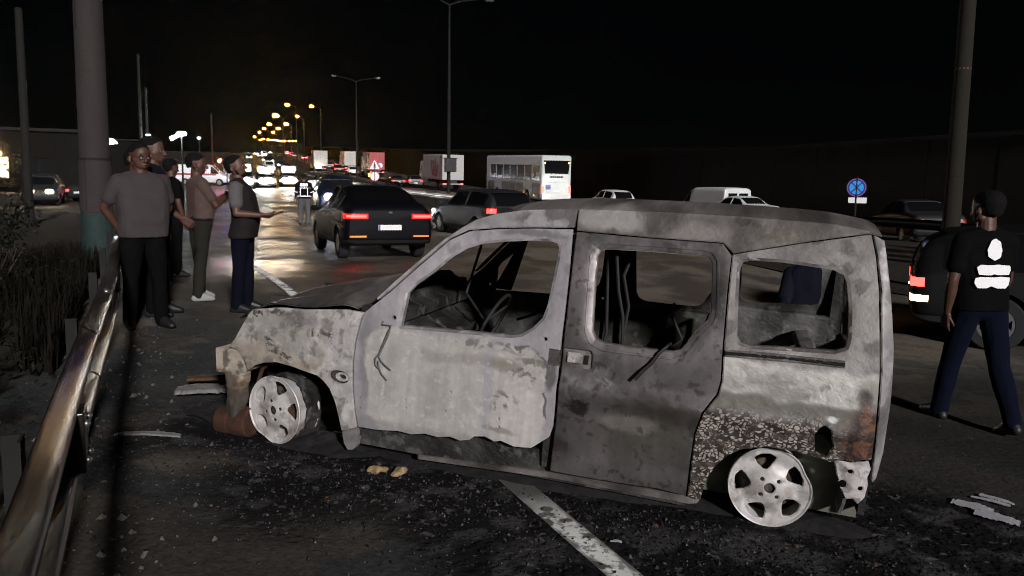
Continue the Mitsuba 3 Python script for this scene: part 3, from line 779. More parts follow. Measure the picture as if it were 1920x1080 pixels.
# roof skin, windscreen header, bonnet
def grid(fn, us, vs, th=.006):
    uu, vv = np.meshgrid(us, vs, indexing='ij')
    a = np.stack(fn(uu, vv), -1)
    n, m = uu.shape
    i, j = np.meshgrid(np.arange(n - 1), np.arange(m - 1), indexing='ij')
    k = (i * m + j).ravel()
    f = np.vstack([np.c_[k, k + m, k + m + 1], np.c_[k, k + m + 1, k + 1]])
    top = a.reshape(-1, 3); bot = top - np.array([0, 0, th])
    rim = np.concatenate([np.arange(m - 1), (np.arange(n - 1) + 1) * m - 1, (n * m - 1) - np.arange(m - 1), (n - 1 - np.arange(n - 1)) * m])
    nn = n * m; r2 = np.roll(rim, -1)
    fs = np.vstack([np.c_[rim, rim + nn, r2], np.c_[r2, rim + nn, r2 + nn]])
    return np.vstack([top, bot]), np.vstack([f, f[:, ::-1] + nn, fs])

_re = PC([-.34, -.1, .27, .65, 1.08, 1.36, 1.52], [1.245, 1.268, 1.262, 1.246, 1.218, 1.186, 1.150])
vp('roof', grid(lambda x, q: (x, q * (YZ(_re(x)) - .012), _re(x) + .055 * (1 - np.abs(q) ** 2.4) + .010 * (meshkit.fbm(np.stack([x * 3, q * 3, x * 0], -1), 3, 4) - .5)), np.linspace(-.34, 1.50, 60), np.linspace(-1, 1, 30)), 'roof_burnt', True)
vp('roof__header_rail', box(1.44, 1.52, -.66, .66, 1.14, 1.185), 'char')
vp('roof__rear_rail', box(-.34, -.27, -.66, .66, 1.15, 1.22), 'char')
for k in range(3):
    vp('roof__bow', box(.05 + k * .45, .09 + k * .45, -.68, .68, 1.19, 1.225), 'char')
_hz = PC([2.02, 2.2, 2.5, 2.8, 2.97, 3.03], [.735, .700, .632, .545, .462, .41])
_hy = PC([2.02, 2.3, 2.65, 2.9, 3.03], [.66, .745, .735, .70, .64])
def hood(x, q):
    dz = .012 * 2 * (meshkit.fbm(np.stack([x * 4, q * 3, x * 0], -1), 3, 12) - .5)
    crease = -.020 * np.exp(-((np.abs(q) - .62) / .10) ** 2)
    corner = -.05 * sstep(2.32, 2.1, x) * sstep(.5, 1.0, np.abs(q)) if False else -.05 * (1 - sstep(2.12, 2.32, x)) * sstep(.5, 1.0, np.abs(q))
    edge = PC([2.02, 2.26, 2.5, 2.66, 2.83, 3.03], [.60, .585, .553, .540, .505, .40])(x)
    zc = _hz(x)
    return x, q * _hy(x), edge + (zc - edge) * (1 - np.abs(q) ** 2.6) + crease + dz + corner
vp('bonnet', grid(hood, np.linspace(2.10, 3.03, 40), np.linspace(-1, 1, 44), .008), 'roof_burnt', True, label='thin warped bonnet sheet with burnt edges')
# front end: bumper beam, lamp frame, leg
v, f = arr(smooth_poly(BEAM, .008).extrude(1.56).refine_to_length(.08))
v2 = np.stack([v[:, 0] - .18 * (np.abs(v[:, 2] - .78) < 2) * np.clip(1 - (v[:, 2]) / .5, 0, 0), .80 - v[:, 2], v[:, 1]], -1)
vp('bumper_beam', (v2 + .006 * (meshkit.noise(v2 * 14)[:, None] - .5), f[:, ::-1]), 'beam_ash', label='scorched bumper beam bare of its cover')
vp('bumper_beam__bracket', lumpy(hullof([(2.90, .73, .10, .02), (2.98, .73, .10, .02), (2.90, .78, .10, .02), (2.98, .78, .10, .02), (2.91, .74, -.15, .015), (2.99, .75, -.14, .02), (2.94, .78, -.16, .02)], 10), .022, 16, 3, .02), 'beam_ash')
vp('bumper_beam__bracket', box(2.86, 3.0, -.80, -.70, -.15, .12, .01), 'beam_ash')
vp('lamp_frame', box(2.78, 2.93, .45, .74, .26, .47, .02), 'char')
vp('lamp_frame', box(2.78, 2.93, -.74, -.45, .26, .47, .02), 'char')
vp('radiator', box(2.80, 2.86, -.42, .42, -.02, .40), 'char')
# engine bay and front wheel house
vp('wheel_house', (lambda m: m)(box(2.25, 3.0, .30, .36, -.1, .50)), 'char')
vp('wheel_house', box(2.25, 3.0, -.36, -.30, -.1, .50), 'char')
vp('engine', hullof([(2.45, -.25, .0, .12), (2.75, -.25, .02, .12), (2.45, .2, .05, .12), (2.75, .2, .05, .12), (2.5, 0, .27, .12), (2.7, 0, .25, .1)]), 'char')
vp('firewall', box(2.14, 2.18, -.80, .80, -.12, .60), 'char')
vp('cowl', box(2.02, 2.14, -.72, .72, .50, .565), 'char')
for s in (1, -1):
    vp('suspension_strut', tube([[2.62, s * .50, -.05], [2.58, s * .46, .20], [2.56, s * .44, .40]], [.045, .06, .05], 12), 'rusted')
    vp('control_arm', tube([[2.69, s * .62, -.12], [2.62, s * .30, -.12]], [.03, .035], 8), 'rusted')
    vp('inner_wing', tube([[2.90, s * .62, .02], [2.86, s * .64, .12], [2.76, s * .66, .19], [2.62, s * .67, .205], [2.48, s * .66, .18], [2.36, s * .64, .09]], [.012] * 6, 6), 'rusted')
    v, f = lathe([(.330, -.0), (.345, .0), (.345, .40), (.330, .40), (.330, 0)], 40)
    hw = np.stack([v[:, 0], .39 + v[:, 2], v[:, 1]], -1); hw[:, 1] *= s
    keep = np.all(hw[f][:, :, 2] > -.13, axis=1)
    vp('rear_wheel_house', (hw + np.array([0, 0, .04]), f[keep]), 'inner_sheet')
    vp('rear_wheel_house__back', box(-.42, .36, s * .63 - .005, s * .63 + .005, -.12, .26), 'wheel_liner')
vp('axle', tube([[0, -.66, -.0], [0, .60, -.0]], [.045, .045], 10), 'rusted')
# hanging remains at the rear corner of the quarter panel
br = [(-.261, .199), (-.32, .213), (-.408, .222), (-.426, .181), (-.415, .14), (-.424, .103), (-.418, .043), (-.391, .010), (-.365, .035), (-.33, .031), (-.30, .09), (-.276, .151)]
v, f = panel(br, [disc(-.335, .165, .012), disc(-.31, .10, .018), disc(-.39, .09, .012)], th=.012, proud=-.02, edge=.02)
v = v + np.stack([0 * v[:, 0], .035 * (meshkit.fbm(v * 16, 3) - .5), 0 * v[:, 0]], -1)
vp('rear_bracket', (v, f), 'fender_ash', label='crumpled pale bracket hanging at the rear corner')
vp('rear_panel', box(-.43, -.40, -.80, .78, -.05, .55), 'char')
vp('tail_pillar', box(-.36, -.31, -.78, -.70, .5, 1.12), 'char'); vp('tail_pillar', box(-.36, -.31, .58, .66, .5, 1.10), 'char')
# floor and burnt-out cabin
vp('floor', box(.36, 2.16, -.76, .76, -.135, -.10) + box(-.40, .36, -.38, .38, -.135, -.10), 'char')
fl = np.stack(np.meshgrid(np.linspace(.38, 2.1, 70), np.linspace(-.70, .70, 44), indexing='ij'), -1)
fz = -.09 + .16 * np.clip(meshkit.fbm(np.concatenate([fl * 3.2, fl[..., :1] * 0], -1), 4, 6) - .35, 0, 1) + .05 * meshkit.fbm(np.concatenate([fl * 14, fl[..., :1] * 0], -1), 2, 8)
vp('cabin_debris', grid(lambda a, b: (a, b, fz), np.linspace(.38, 2.1, 70), np.linspace(-.70, .70, 44)), 'char', True)
vp('dashboard', lumpy(hullof([(1.95, -.70, .36, .05), (1.95, .70, .36, .05), (2.08, -.70, .42, .05), (2.08, .70, .42, .05), (1.86, .70, .28, .05), (1.86, -.70, .28, .05), (2.08, 0, .1, .05)]), .05, 8, 3), 'char', True)
vp('steering_column', tube([[1.95, .38, .36], [1.66, .39, .50]], [.035, .028], 10), 'char')
g = np.linspace(0, 2 * np.pi, 41); a_ = math.radians(25)
sw = np.stack([1.56 + .17 * np.sin(g) * -math.sin(a_) * 0.9, .39 + .18 * np.cos(g), .545 + .165 * np.sin(g) * math.cos(a_)], -1)
vp('steering_wheel', tube(sw, .010, 8), 'wire_black')
for k in range(3):
    q = sw[[3, 17, 30][k]]
    vp('steering_wheel__spoke', tube([[1.62, .39, .52], q.tolist()], .008, 6), 'wire_black')
for sx, sy in ((1.20, .38), (1.20, -.38), (.42, .36), (.42, -.36)):
    st = vp('seat_frame', lumpy(union(chain([(sx + .10, sy - .22, .12, .02), (sx + .10, sy + .22, .12, .02), (sx + .50, sy + .22, .10, .02), (sx + .50, sy - .22, .10, .02), (sx + .10, sy - .22, .12, .02)], 8)), .008, 9), 'char', True)
    vp(st + '__back', tube([[sx + .10, sy - .20, .12], [sx + .02, sy - .21, .48], [sx - .01, sy - .17, .60], [sx - .01, sy + .17, .60], [sx + .02, sy + .21, .48], [sx + .10, sy + .20, .12]], .017, 8), 'char')
    for k in range(4):
        vp(st + '__spring', tube([[sx + .09 - .02 * k, sy - .2, .20 + k * .09], [sx + .05 - .02 * k, sy, .19 + k * .09 + .02], [sx + .09 - .02 * k, sy + .2, .20 + k * .09]], .006, 5), 'char')
vp('cargo_beam', lumpy(box(-.20, -.10, -.70, .70, .50, .56, .02), .02, 9), 'inner_sheet', True)
vp('cargo_panel', lumpy(box(-.36, .30, -.76, -.70, .36, .66, .02), .014, 8, 4), 'inner_sheet', True)
vp('cargo_panel', lumpy(box(.30, 1.0, -.76, -.71, .10, .58, .02), .018, 8, 5), 'inner_sheet', True)
vp('wrecked_shelf', lumpy(hullof([(-.25, -.5, .34, .04), (.18, -.5, .36, .04), (.18, .42, .36, .04), (-.25, .42, .32, .04), (0, 0, .46, .05)]), .06, 7, 11), 'char', True)
vp('burnt_scrap', lumpy(hullof([(.10, .30, .52, .03), (.21, .34, .56, .025), (.02, .30, .50, .02)]), .02, 22, 2, .015), 'fender_ash', True)
for pts in ([(.875, .62, 1.02), (.845, .62, .83), (.81, .61, .70), (.80, .60, .56), (.83, .60, .42)], [(.93, .55, 1.05), (.91, .56, .8), (.895, .55, .6), (.92, .55, .40)], [(.80, .5, 1.04), (.84, .52, .9), (.80, .5, .74), (.82, .5, .5)],
            [(.58, .3, .50), (.52, .3, .57), (.56, .3, .64), (.60, .3, .72), (.58, .3, .76)], [(1.86, -.2, .9), (1.9, -.1, .6), (1.7, 0, .42)], [(1.30, .3, .60), (1.24, .3, .68), (1.34, .3, .60), (1.45, .3, .55)]):
    vp('hanging_cable', tube(np.array(pts), .009, 6), 'wire_black')
vp('far_door_remnant', panel([(1.93, .55), (1.80, .55), (1.69, .92), (1.72, .95)], side=-1, th=.02, proud=-.05), 'rusted')
# wheels: bare five-spoke alloy rims
def rim_mesh(dent=0):
    cs = CrossSection.circle(.188, 72)
    for k in range(5):
        a0 = math.radians(4 + 72 * k)
        pts = []
        for rr, aa in ((.160, -19), (.168, -6), (.166, 8), (.152, 20), (.128, 17), (.100, 8), (.088, -2), (.094, -12), (.125, -20)):
            t = a0 + math.radians(aa)
            pts.append((rr * math.cos(t), rr * math.sin(t)))
        cs = cs - smooth_poly(pts, .007)
    cs = cs - CrossSection.circle(.026, 24)
    for k in range(4):
        t = math.radians(45 + 90 * k)
        cs = cs - CrossSection.circle(.010, 10).translate([.054 * math.cos(t), .054 * math.sin(t)])
    m = cs.extrude(.012) + cs.offset(-.004, JoinType.Round, 2, 16).extrude(.016)
    v, f = arr(m.refine_to_length(.012))
    r = np.hypot(v[:, 0], v[:, 1])
    v[:, 2] += .018 * np.exp(-(r / .075) ** 2) - .012 * np.exp(-((r - .125) / .035) ** 2) + .004 * (meshkit.fbm(v * 30, 3) - .5)
    return v, f
def rim_ring(dent):
    v, f = lathe([(.150, -.15), (.176, -.145), (.186, -.150), (.194, -.148), (.195, -.138), (.178, -.12), (.172, -.05), (.180, .0), (.193, .008), (.196, .016), (.192, .021), (.184, .017), (.176, .002), (.165, -.05), (.160, -.13), (.150, -.15)], 72)
    return v, f
def wheel(name, x, y, z, steer, side, spin, dent):
    Rz = pose(x, y, z, steer)
    def L(m):                                   # disc frame (x, y, axis z) -> van frame; the outer face looks along side * y
        v, f = arr(m)
        c, s_ = math.cos(math.radians(spin)), math.sin(math.radians(spin))
        xx, yy = v[:, 0] * c - v[:, 1] * s_, v[:, 0] * s_ + v[:, 1] * c
        if dent is not None:
            a = np.arctan2(yy, xx); r = np.hypot(xx, yy)
            w = np.exp(-((np.angle(np.exp(1j * (a - dent)))) / .28) ** 2) * np.clip((r - .10) / .09, 0, 1)
            xx, yy = xx * (1 - .075 * w), yy * (1 - .075 * w)
        q = np.stack([-side * xx * -1, side * v[:, 2], yy], -1)
        return q @ Rz[:3, :3].T + Rz[:3, 3], (f[:, ::-1] if side > 0 else f)
    k = vp(name, L(rim_ring(dent)), 'rim_alloy', 40)
    vp(k + '__spokes', L(rim_mesh()), 'rim_alloy', 30)
    vp(k + '__brake_drum', L(lathe([(.0, -.05), (.10, -.05), (.125, -.06), (.125, -.11), (.0, -.11)], 32)), 'rusted', 40)
    vp(k + '__hub_cap', L(lathe([(.0, .012), (.018, .012), (.027, .008), (.027, -.01)], 20)), 'char', 40)
    for q in range(4):
        t = math.radians(45 + 90 * q)
        vp(k + '__bolt', L(Manifold.cylinder(.018, .011, .009, 6).translate([.054 * math.cos(t), .054 * math.sin(t), .004])), 'rusted' if q % 2 and x > 1 else 'tyre', 30)
    vp(k + '__tyre_cords', L(lumpy(man(*(lambda vf: (vf[0], vf[1]))(arr(Manifold.cylinder(.10, .198, .192, 40).translate([0, 0, -.155]) - Manifold.cylinder(.2, .178, .178, 40).translate([0, 0, -.2])))), .018, 26, 3, .02)) if x > 1 else L(Manifold.cylinder(.05, .18, .178, 40).translate([0, 0, -.15]) - Manifold.cylinder(.1, .15, .15, 30).translate([0, 0, -.18])), 'char', True)
wheel('rear_wheel', 0, .76, 0, 0, 1, 0, math.radians(148))
wheel('front_wheel', 2.689, .755, -.0738, -13, 1, 26, math.radians(-70))
wheel('rear_wheel', 0, -.76, 0, 0, -1, 20, None)
wheel('front_wheel', 2.689, -.755, -.0738, -13, -1, 40, None)
# ------------------------------------------------------------------ vehicles
def strip(mesh):
    return mesh

STATIONS = {   # x from 0 rear to 1 front: bottom, belt, top, width factor, belt width factor, roof width factor (heights in metres of a car about 1.5 m tall)
    'saloon': [(0, .42, .74, .82, .84, .80, .70), (.02, .30, .84, .95, .93, .88, .80), (.14, .24, .93, 1.02, 1.0, .95, .84), (.20, .22, .95, 1.06, 1.0, .95, .80), (.345, .20, .97, 1.42, 1.0, .95, .66), (.50, .20, .96, 1.47, 1.0, .95, .68), (.60, .20, .94, 1.41, 1.0, .95, .66), (.735, .20, .90, 1.02, 1.0, .94, .76), (.80, .21, .86, .95, 1.0, .93, .74), (.93, .22, .74, .82, .97, .88, .70), (.985, .26, .62, .70, .90, .80, .64), (1, .36, .52, .56, .82, .72, .58)],
    'coupe_suv': [(0, .50, .96, 1.04, .86, .82, .72), (.015, .38, 1.02, 1.14, .95, .90, .80), (.10, .30, 1.06, 1.27, 1.0, .95, .74), (.25, .28, 1.06, 1.50, 1.0, .95, .70), (.42, .26, 1.05, 1.62, 1.0, .95, .68), (.55, .26, 1.04, 1.62, 1.0, .95, .68), (.62, .26, 1.02, 1.54, 1.0, .95, .67), (.75, .26, .99, 1.13, 1.0, .94, .78), (.81, .27, .97, 1.07, 1.0, .94, .76), (.94, .28, .86, .95, .97, .90, .72), (.985, .32, .74, .82, .90, .82, .66), (1, .44, .62, .66, .82, .74, .60)],
    'suv': [(0, .50, .94, 1.00, .88, .84, .72), (.015, .38, 1.00, 1.30, .96, .92, .72), (.05, .32, 1.02, 1.52, 1.0, .95, .70), (.10, .30, 1.03, 1.62, 1.0, .95, .70), (.30, .28, 1.03, 1.68, 1.0, .95, .71), (.55, .28, 1.02, 1.67, 1.0, .95, .71), (.61, .28, 1.00, 1.60, 1.0, .95, .70), (.74, .28, .98, 1.12, 1.0, .94, .78), (.80, .28, .96, 1.06, 1.0, .94, .76), (.94, .30, .86, .95, .97, .90, .72), (.985, .34, .74, .82, .90, .82, .66), (1, .44, .62, .66, .84, .74, .60)],
    'hatch': [(0, .46, .90, .96, .88, .84, .74), (.015, .34, .96, 1.12, .96, .92, .78), (.05, .28, .98, 1.34, 1.0, .95, .72), (.12, .24, .98, 1.48, 1.0, .95, .70), (.30, .22, .97, 1.53, 1.0, .95, .70), (.55, .22, .95, 1.50, 1.0, .95, .69), (.62, .22, .93, 1.42, 1.0, .95, .68), (.76, .22, .90, 1.02, 1.0, .94, .76), (.82, .22, .87, .96, 1.0, .93, .74), (.94, .24, .76, .84, .97, .88, .70), (.985, .28, .64, .70, .90, .80, .64), (1, .38, .54, .58, .82, .72, .58)],
    'panel_van': [(0, .50, 1.05, 1.80, .94, .93, .82), (.01, .36, 1.08, 1.90, 1.0, .98, .86), (.05, .30, 1.10, 1.94, 1.0, .98, .87), (.30, .28, 1.10, 1.97, 1.0, .98, .87), (.60, .28, 1.10, 1.95, 1.0, .98, .86), (.68, .28, 1.09, 1.86, 1.0, .97, .82), (.82, .28, 1.05, 1.24, 1.0, .95, .80), (.87, .28, 1.0, 1.10, 1.0, .94, .78), (.96, .30, .86, .94, .96, .90, .74), (1, .42, .66, .72, .86, .80, .66)],
}
WINDOWS = {'saloon': (.24, .70), 'coupe_suv': (.14, .71), 'suv': (.07, .70), 'hatch': (.09, .72), 'panel_van': (.66, .80)}

def car_loft(kind, L, W, H, grow=0.0, n=56):
    st = np.array(STATIONS[kind]); sc = H / st[:, 3].max()
    q = PC(st[:, 0], st[:, 1:])
    e = np.concatenate([np.linspace(0, .06, 9), np.linspace(.06, .94, n)[1:-1], np.linspace(.94, 1, 9)])
    rings = []
    for x in e:
        zb, zs, zr, fw, fs, fr = q(x)
        zb, zs, zr = zb * sc, zs * sc, zr * sc
        w, ws, wr = fw * W / 2 + grow, fs * W / 2 + grow, fr * W / 2 + grow
        zb -= grow; zr += grow
        zs = min(zs, zr - .05)
        zm = zb + .55 * (zs - zb)
        half = [(w * .80, zb), (w * .97, zb + .05), (w * 1.0, zb + .16), (w * .995, zm), (ws + .35 * (w - ws), zs - .03), (ws, zs), (wr + .30 * (ws - wr), zs + .66 * (zr - zs)), (wr, zs + .90 * (zr - zs)), (wr * .82, zs + .985 * (zr - zs)), (wr * .45, zr)]
        X = (x - .5) * L + (grow * (2 * x - 1))
        ring = [(X, y, z) for y, z in half] + [(X, 0, zr + .004)] + [(X, -y, z) for y, z in half[::-1]] + [(X, 0, zb)]
        rings.append(ring)
    rings = np.array(rings); a, m = rings.shape[:2]
    v = rings.reshape(-1, 3)
    f = []
    for i in range(a - 1):
        for j in range(m):
            k = (j + 1) % m
            f += [[i * m + j, (i + 1) * m + k, (i + 1) * m + j], [i * m + j, i * m + k, (i + 1) * m + k]]
    c0, c1 = len(v), len(v) + 1
    v = np.vstack([v, rings[0].mean(0), rings[-1].mean(0)])
    for j in range(m):
        k = (j + 1) % m
        f += [[c0, k, j], [c1, (a - 1) * m + j, (a - 1) * m + k]]
    b = man(v, f)
    if b.volume() < 0:
        b = man(v, np.array(f)[:, ::-1])
    return b, q, sc

def prism_y(poly, y0, y1):
    """side-view polygon (x, z) extruded across the car"""
    p = [tuple(a) for a in poly]
    if not Polygon(p).exterior.is_ccw: p = p[::-1]
    m = CrossSection([p]).extrude(y1 - y0)           # (x, z, d)
    return m.rotate([90, 0, 0]).translate([0, y1, 0])

def wheel_parts(r=.33, w=.21, rim=.62):
    ty = lathe([(r * rim, -w / 2), (r * .93, -w / 2), (r * .99, -w * .36), (r, -w * .2), (r, w * .2), (r * .99, w * .36), (r * .93, w / 2), (r * rim, w / 2), (r * rim, -w / 2)], 28)
    cs = CrossSection.circle(r * .64, 28)
    for k in range(5):
        a = 2 * math.pi * k / 5
        cs = cs - CrossSection([[(r * .28 * math.cos(a + .25), r * .28 * math.sin(a + .25)), (r * .28 * math.cos(a - .25), r * .28 * math.sin(a - .25))][::-1] + [(r * .54 * math.cos(a - .38), r * .54 * math.sin(a - .38)), (r * .54 * math.cos(a + .38), r * .54 * math.sin(a + .38))]])
    ri = cs.extrude(.03).translate([0, 0, w * .32])
    return ty, ri

PROTOS = {}
def car_proto(kind, L, W, H, paint, detail=True, head=(1, 1, 1.06), tail=(.6, .012, .010), glass='glass_dark'):
    k = (kind, L, W, H, paint, detail)
    if k in PROTOS: return PROTOS[k]
    P = Proto()
    body, q, sc = car_loft(kind, L, W, H)
    inner, _, _ = car_loft(kind, L, W, H, -.014)
    outer, _, _ = car_loft(kind, L, W, H, .006)
    xa = lambda e: (e - .5) * L
    wr = .335 if kind in ('suv', 'coupe_suv') else .31
    axl = (xa(.20), xa(.815))
    for x in axl:
        for s in (-1, 1):
            body = body - Manifold.cylinder(.30, wr + .055, wr + .055, 32).rotate([90, 0, 0]).translate([x, s * (W / 2 - .12) + .15, wr])
    a, b = WINDOWS[kind]
    wins = []
    es = np.linspace(a, b, 22)
    up = np.array([(xa(e), (q(e)[2]) * sc - .085) for e in es]); lo = np.array([(xa(e), q(e)[1] * sc + .035) for e in es])
    ok = up[:, 1] - lo[:, 1] > .05
    up, lo = up[ok], lo[ok]
    full = Polygon(np.vstack([lo, up[::-1]]))
    cuts = {'panel_van': []}.get(kind, [xa((a + b) / 2 - .02)] + ([xa(a + .11)] if kind in ('suv', 'coupe_suv') else []))
    side = full.buffer(-.01)
    for c in cuts:
        side = side.difference(shapely.box(c - .035, 0, c + .035, 3))
    for g in getattr(side, 'geoms', [side]):
        for s in (-1, 1):
            wins.append(('side_window', prism_y(list(g.exterior.coords)[:-1], .3 if s > 0 else -1.3, 1.3 if s > 0 else -.3)))
    roof_e = {'saloon': (.60, .345), 'coupe_suv': (.62, .40), 'suv': (.61, .06), 'hatch': (.62, .10), 'panel_van': (.68, .0)}[kind]
    cowl_e = {'saloon': .735, 'coupe_suv': .75, 'suv': .74, 'hatch': .76, 'panel_van': .82}[kind]
    ww = W / 2 * .66
    zb_ = q(cowl_e)[2] * sc
    wins.append(('windscreen', box(xa(roof_e[0] + .012), xa(cowl_e - .008), -ww, ww, zb_ - .10, H + .2)))
    rear_e = {'saloon': .20, 'coupe_suv': .10, 'suv': .0, 'hatch': .0, 'panel_van': .0}[kind]
    if kind == 'panel_van':
        rw = box(-L / 2 - .1, -L / 2 + .12, -ww, -.06, 1.18, 1.62) + box(-L / 2 - .1, -L / 2 + .12, .06, ww, 1.18, 1.62)
    elif kind in ('suv', 'hatch'):
        rw = box(-L / 2 - .1, xa(roof_e[1] + .02), -ww, ww, q(.04)[1] * sc + .05, H - .10)
    else:
        rw = box(xa(rear_e + .012), xa(roof_e[1] - .012), -ww, ww, q(rear_e)[2] * sc - .1, H + .2)
    wins.append(('rear_window', rw))
    for n, pr in wins:
        gl = inner ^ pr
        if gl.num_tri() == 0: continue
        body = body - pr
        P.add(n, gl, glass, 30)
    body = body + (inner ^ box(-L, L, -.3, .3, .3, .8))
    zt_ = q(.03)[1] * sc
    # seams of the doors and the bumpers
    if detail:
        for e in (.30, .50, .70):
            zz = q(e)[1] * sc
            for s in (-1, 1):
                body = body - box(xa(e) - .004, xa(e) + .004, s * (W / 2 - .008) - .012, s * (W / 2 - .008) + .012, .30, zz)
    # lamps as proud lenses that follow the body
    z1 = q(.985)[2] * sc
    zl = {'panel_van': (.66, .84)}.get(kind, (z1 - .16, z1 - .03))
    for s in (-1, 1):
        P.add('headlight', outer ^ box(L / 2 - .30, L / 2 + .1, min(s * W * .24, s * W * .46), max(s * W * .24, s * W * .46), zl[0], zl[1]), 'lens_clear', 30, em=head, w=.3)
        if kind == 'panel_van':
            tb = box(-L / 2 - .1, -L / 2 + .06, min(s * W * .40, s * W * .52), max(s * W * .40, s * W * .52), .62, 1.05)
        elif kind == 'coupe_suv':
            tb = box(-L / 2 - .1, -L / 2 + .20, min(s * W * .20, s * W * .475), max(s * W * .20, s * W * .475), zt_ - .115, zt_ - .045)
        else:
            tb = box(-L / 2 - .1, -L / 2 + .14, min(s * W * .30, s * W * .50), max(s * W * .30, s * W * .50), zt_ - .16, zt_ - .02)
        P.add('tail_light', outer ^ tb, 'lens_red', 30, em=tail, w=.3)
    P.add('bumper_trim', (outer ^ box(-L / 2 - .1, -L / 2 + .35, -W, W, .0, .44 * sc)) - box(-9, 9, -W * .2, W * .2, -1, .2), 'trim_black', 30)
    px0 = -L / 2 - .012 + {'coupe_suv': .0, 'hatch': .0}.get(kind, 0)
    zp = {'coupe_suv': .70, 'panel_van': .62}.get(kind, .60)
    P.add('number_plate', box(px0 - .012, px0 + .06, -.24, .26, zp - .055, zp + .055, .004), 'plate_white')
    P.add('number_plate__band', box(px0 - .014, px0 + .05, .215, .255, zp - .052, zp + .052, .003), 'plate_blue')
    for s in (-1, 1):
        if detail:
            P.add('mirror', hullof([(xa(cowl_e) - .28, s * (W / 2 + .03), 1.0 * sc + .02, .05), (xa(cowl_e) - .30, s * (W / 2 + .13), 1.0 * sc + .05, .06)], 12), paint, 40)
            for e in (.345, .53):
                P.add('door_handle', box(xa(e), xa(e) + .16, s * W / 2 - .02, s * W / 2 + .022, q(e)[1] * sc - .11, q(e)[1] * sc - .085, .009), 'chrome' if kind == 'coupe_suv' else paint)
    ty, ri = wheel_parts(wr)
    for x in axl:
        for s in (-1, 1):
            M = np.eye(4); M[:3, :3] = np.array([[1, 0, 0], [0, 0, s], [0, -s, 0]]).astype(float); M[:3, 3] = (x, s * (W / 2 - .13), wr)
            P.add('wheel', mv(ty, M), 'tyre', 40)
            P.add(P.parts[-1][0] + '__rim', mv(ri, M), 'rim_grey', 30)
    P.parts.insert(0, ('body', mikit.ply(arr(body), paint, smooth=32), None, 1, None))
    P.spec = (L, W, H, zl)
    PROTOS[k] = P
    return P

def beam(name, M, L, z, power, colour=(1, 1, 1.05), cut=24, drop=2.0, y=0.0):
    """the headlamp beam of one vehicle, from its nose"""
    M = np.asarray(M); o = M[:3, :3] @ np.array([L / 2 + .08, y, z]) + M[:3, 3]
    d = M[:3, :3] @ np.array([math.cos(math.radians(drop)), 0, -math.sin(math.radians(drop))])
    scene[num(name)] = {'type': 'spot', 'to_world': T().look_at(origin=o.tolist(), target=(o + d).tolist(), up=[0, 0, 1]), 'intensity': {'type': 'rgb', 'value': [power * c for c in colour]}, 'cutoff_angle': float(cut), 'beam_width': cut * .35, 'sampling_weight': 1.5}

PW = 'paint_white'
# the black car turned round on the road, tail lights on
c = car_proto('coupe_suv', 4.75, 1.92, 1.60, 'paint_black')
Mb = on_ground(-3.45, 19.5, 90 + 22)
k = c.stand('black_car', 'black sloping-backed car on the wet road with red tail lights and white number plate', 'car', Mb, gain=1, skip=('headlight', 'tail_light'))
outer, q, sc = car_loft('coupe_suv', 4.75, 1.92, 1.60, .006)
zt_ = q(.03)[1] * sc
for s in (1, -1):
    y0, y1 = sorted((s * .50, s * .90))
    put(k + '__tail_light', outer ^ prism_y([(-2.5, zt_ - .112), (-2.0, zt_ - .112), (-2.0, zt_ - .062), (-2.5, zt_ - .062)], y0, y1) , 'lens_red', 30, em=(1.5, .024, .018), w=2, M=Mb)
    put(k + '__tail_light_halo', car_loft('coupe_suv', 4.75, 1.92, 1.60, .004)[0] ^ prism_y([(-2.5, zt_ - .145), (-1.95, zt_ - .145), (-1.95, zt_ - .035), (-2.5, zt_ - .035)], *sorted((s * .46, s * .93))), 'lens_red', 30, em=(.055, .0007, .0006), w=.6, M=Mb)  # red halo round the tail light, its bloom built as a larger glowing piece
    put(k + '__reflector', outer ^ box(-2.5, -2.1, *sorted((s * .50, s * .84)), .50, .53), 'lens_amber', 30, em=(.28, .016, .004), w=.5, M=Mb)
    put(k + '__headlight', outer ^ box(2.0, 2.5, *sorted((s * .46, s * .88)), .66, .78), 'lens_clear', 30, em=(1.6, 1.65, 1.8), w=1, M=Mb)
put(k + '__badge', box(-2.42, -2.30, -.04, .04, .99, 1.03, .006), 'chrome', M=Mb)
beam('headlight_beam', Mb, 4.75, .7, 4.0, (1, 1, 1.1), 30, 5)
# the grey car in the far lane
c = car_proto('hatch', 4.3, 1.80, 1.50, 'paint_grey')
Mg = on_ground(-1.05, 27.0, 90 + 30)
c.stand('grey_car', 'grey car half hidden by the burnt van with its front lamp shining', 'car', Mg, gain=1.2)
put('grey_car__side_lamp', hullof([(1.98, .78, .70, .05), (1.86, .86, .72, .035), (2.02, .74, .48, .05)]), 'lens_clear', True, em=(5, 5.3, 5.8), w=.6, M=Mg)
beam('headlight_beam', Mg, 4.3, .62, 3.0, (1, 1, 1.1), 32, 6)
# dark car with one bright lamp behind the black car
c = car_proto('suv', 4.5, 1.86, 1.62, 'paint_navy')
Mn = on_ground(-8.0, 37.5, -90 + 16)
k = c.stand('dark_car', 'dark blue car facing the camera with one dazzling headlight, behind the black car', 'car', Mn, gain=1, skip=('headlight', 'tail_light'))
put(k + '__headlight', hullof([(2.22, -.48, .80, .15), (2.22, -.32, .78, .14)]), 'lens_clear', True, em=(16, 17, 20), w=1.5, M=Mn)
put(k + '__headlight', hullof([(2.16, .62, .78, .09), (2.19, .50, .77, .09)]), 'lens_off', 30, M=Mn)
beam('headlight_beam', Mn, 4.5, .8, 26, (1, 1.02, 1.12), 30, 3, -.4)
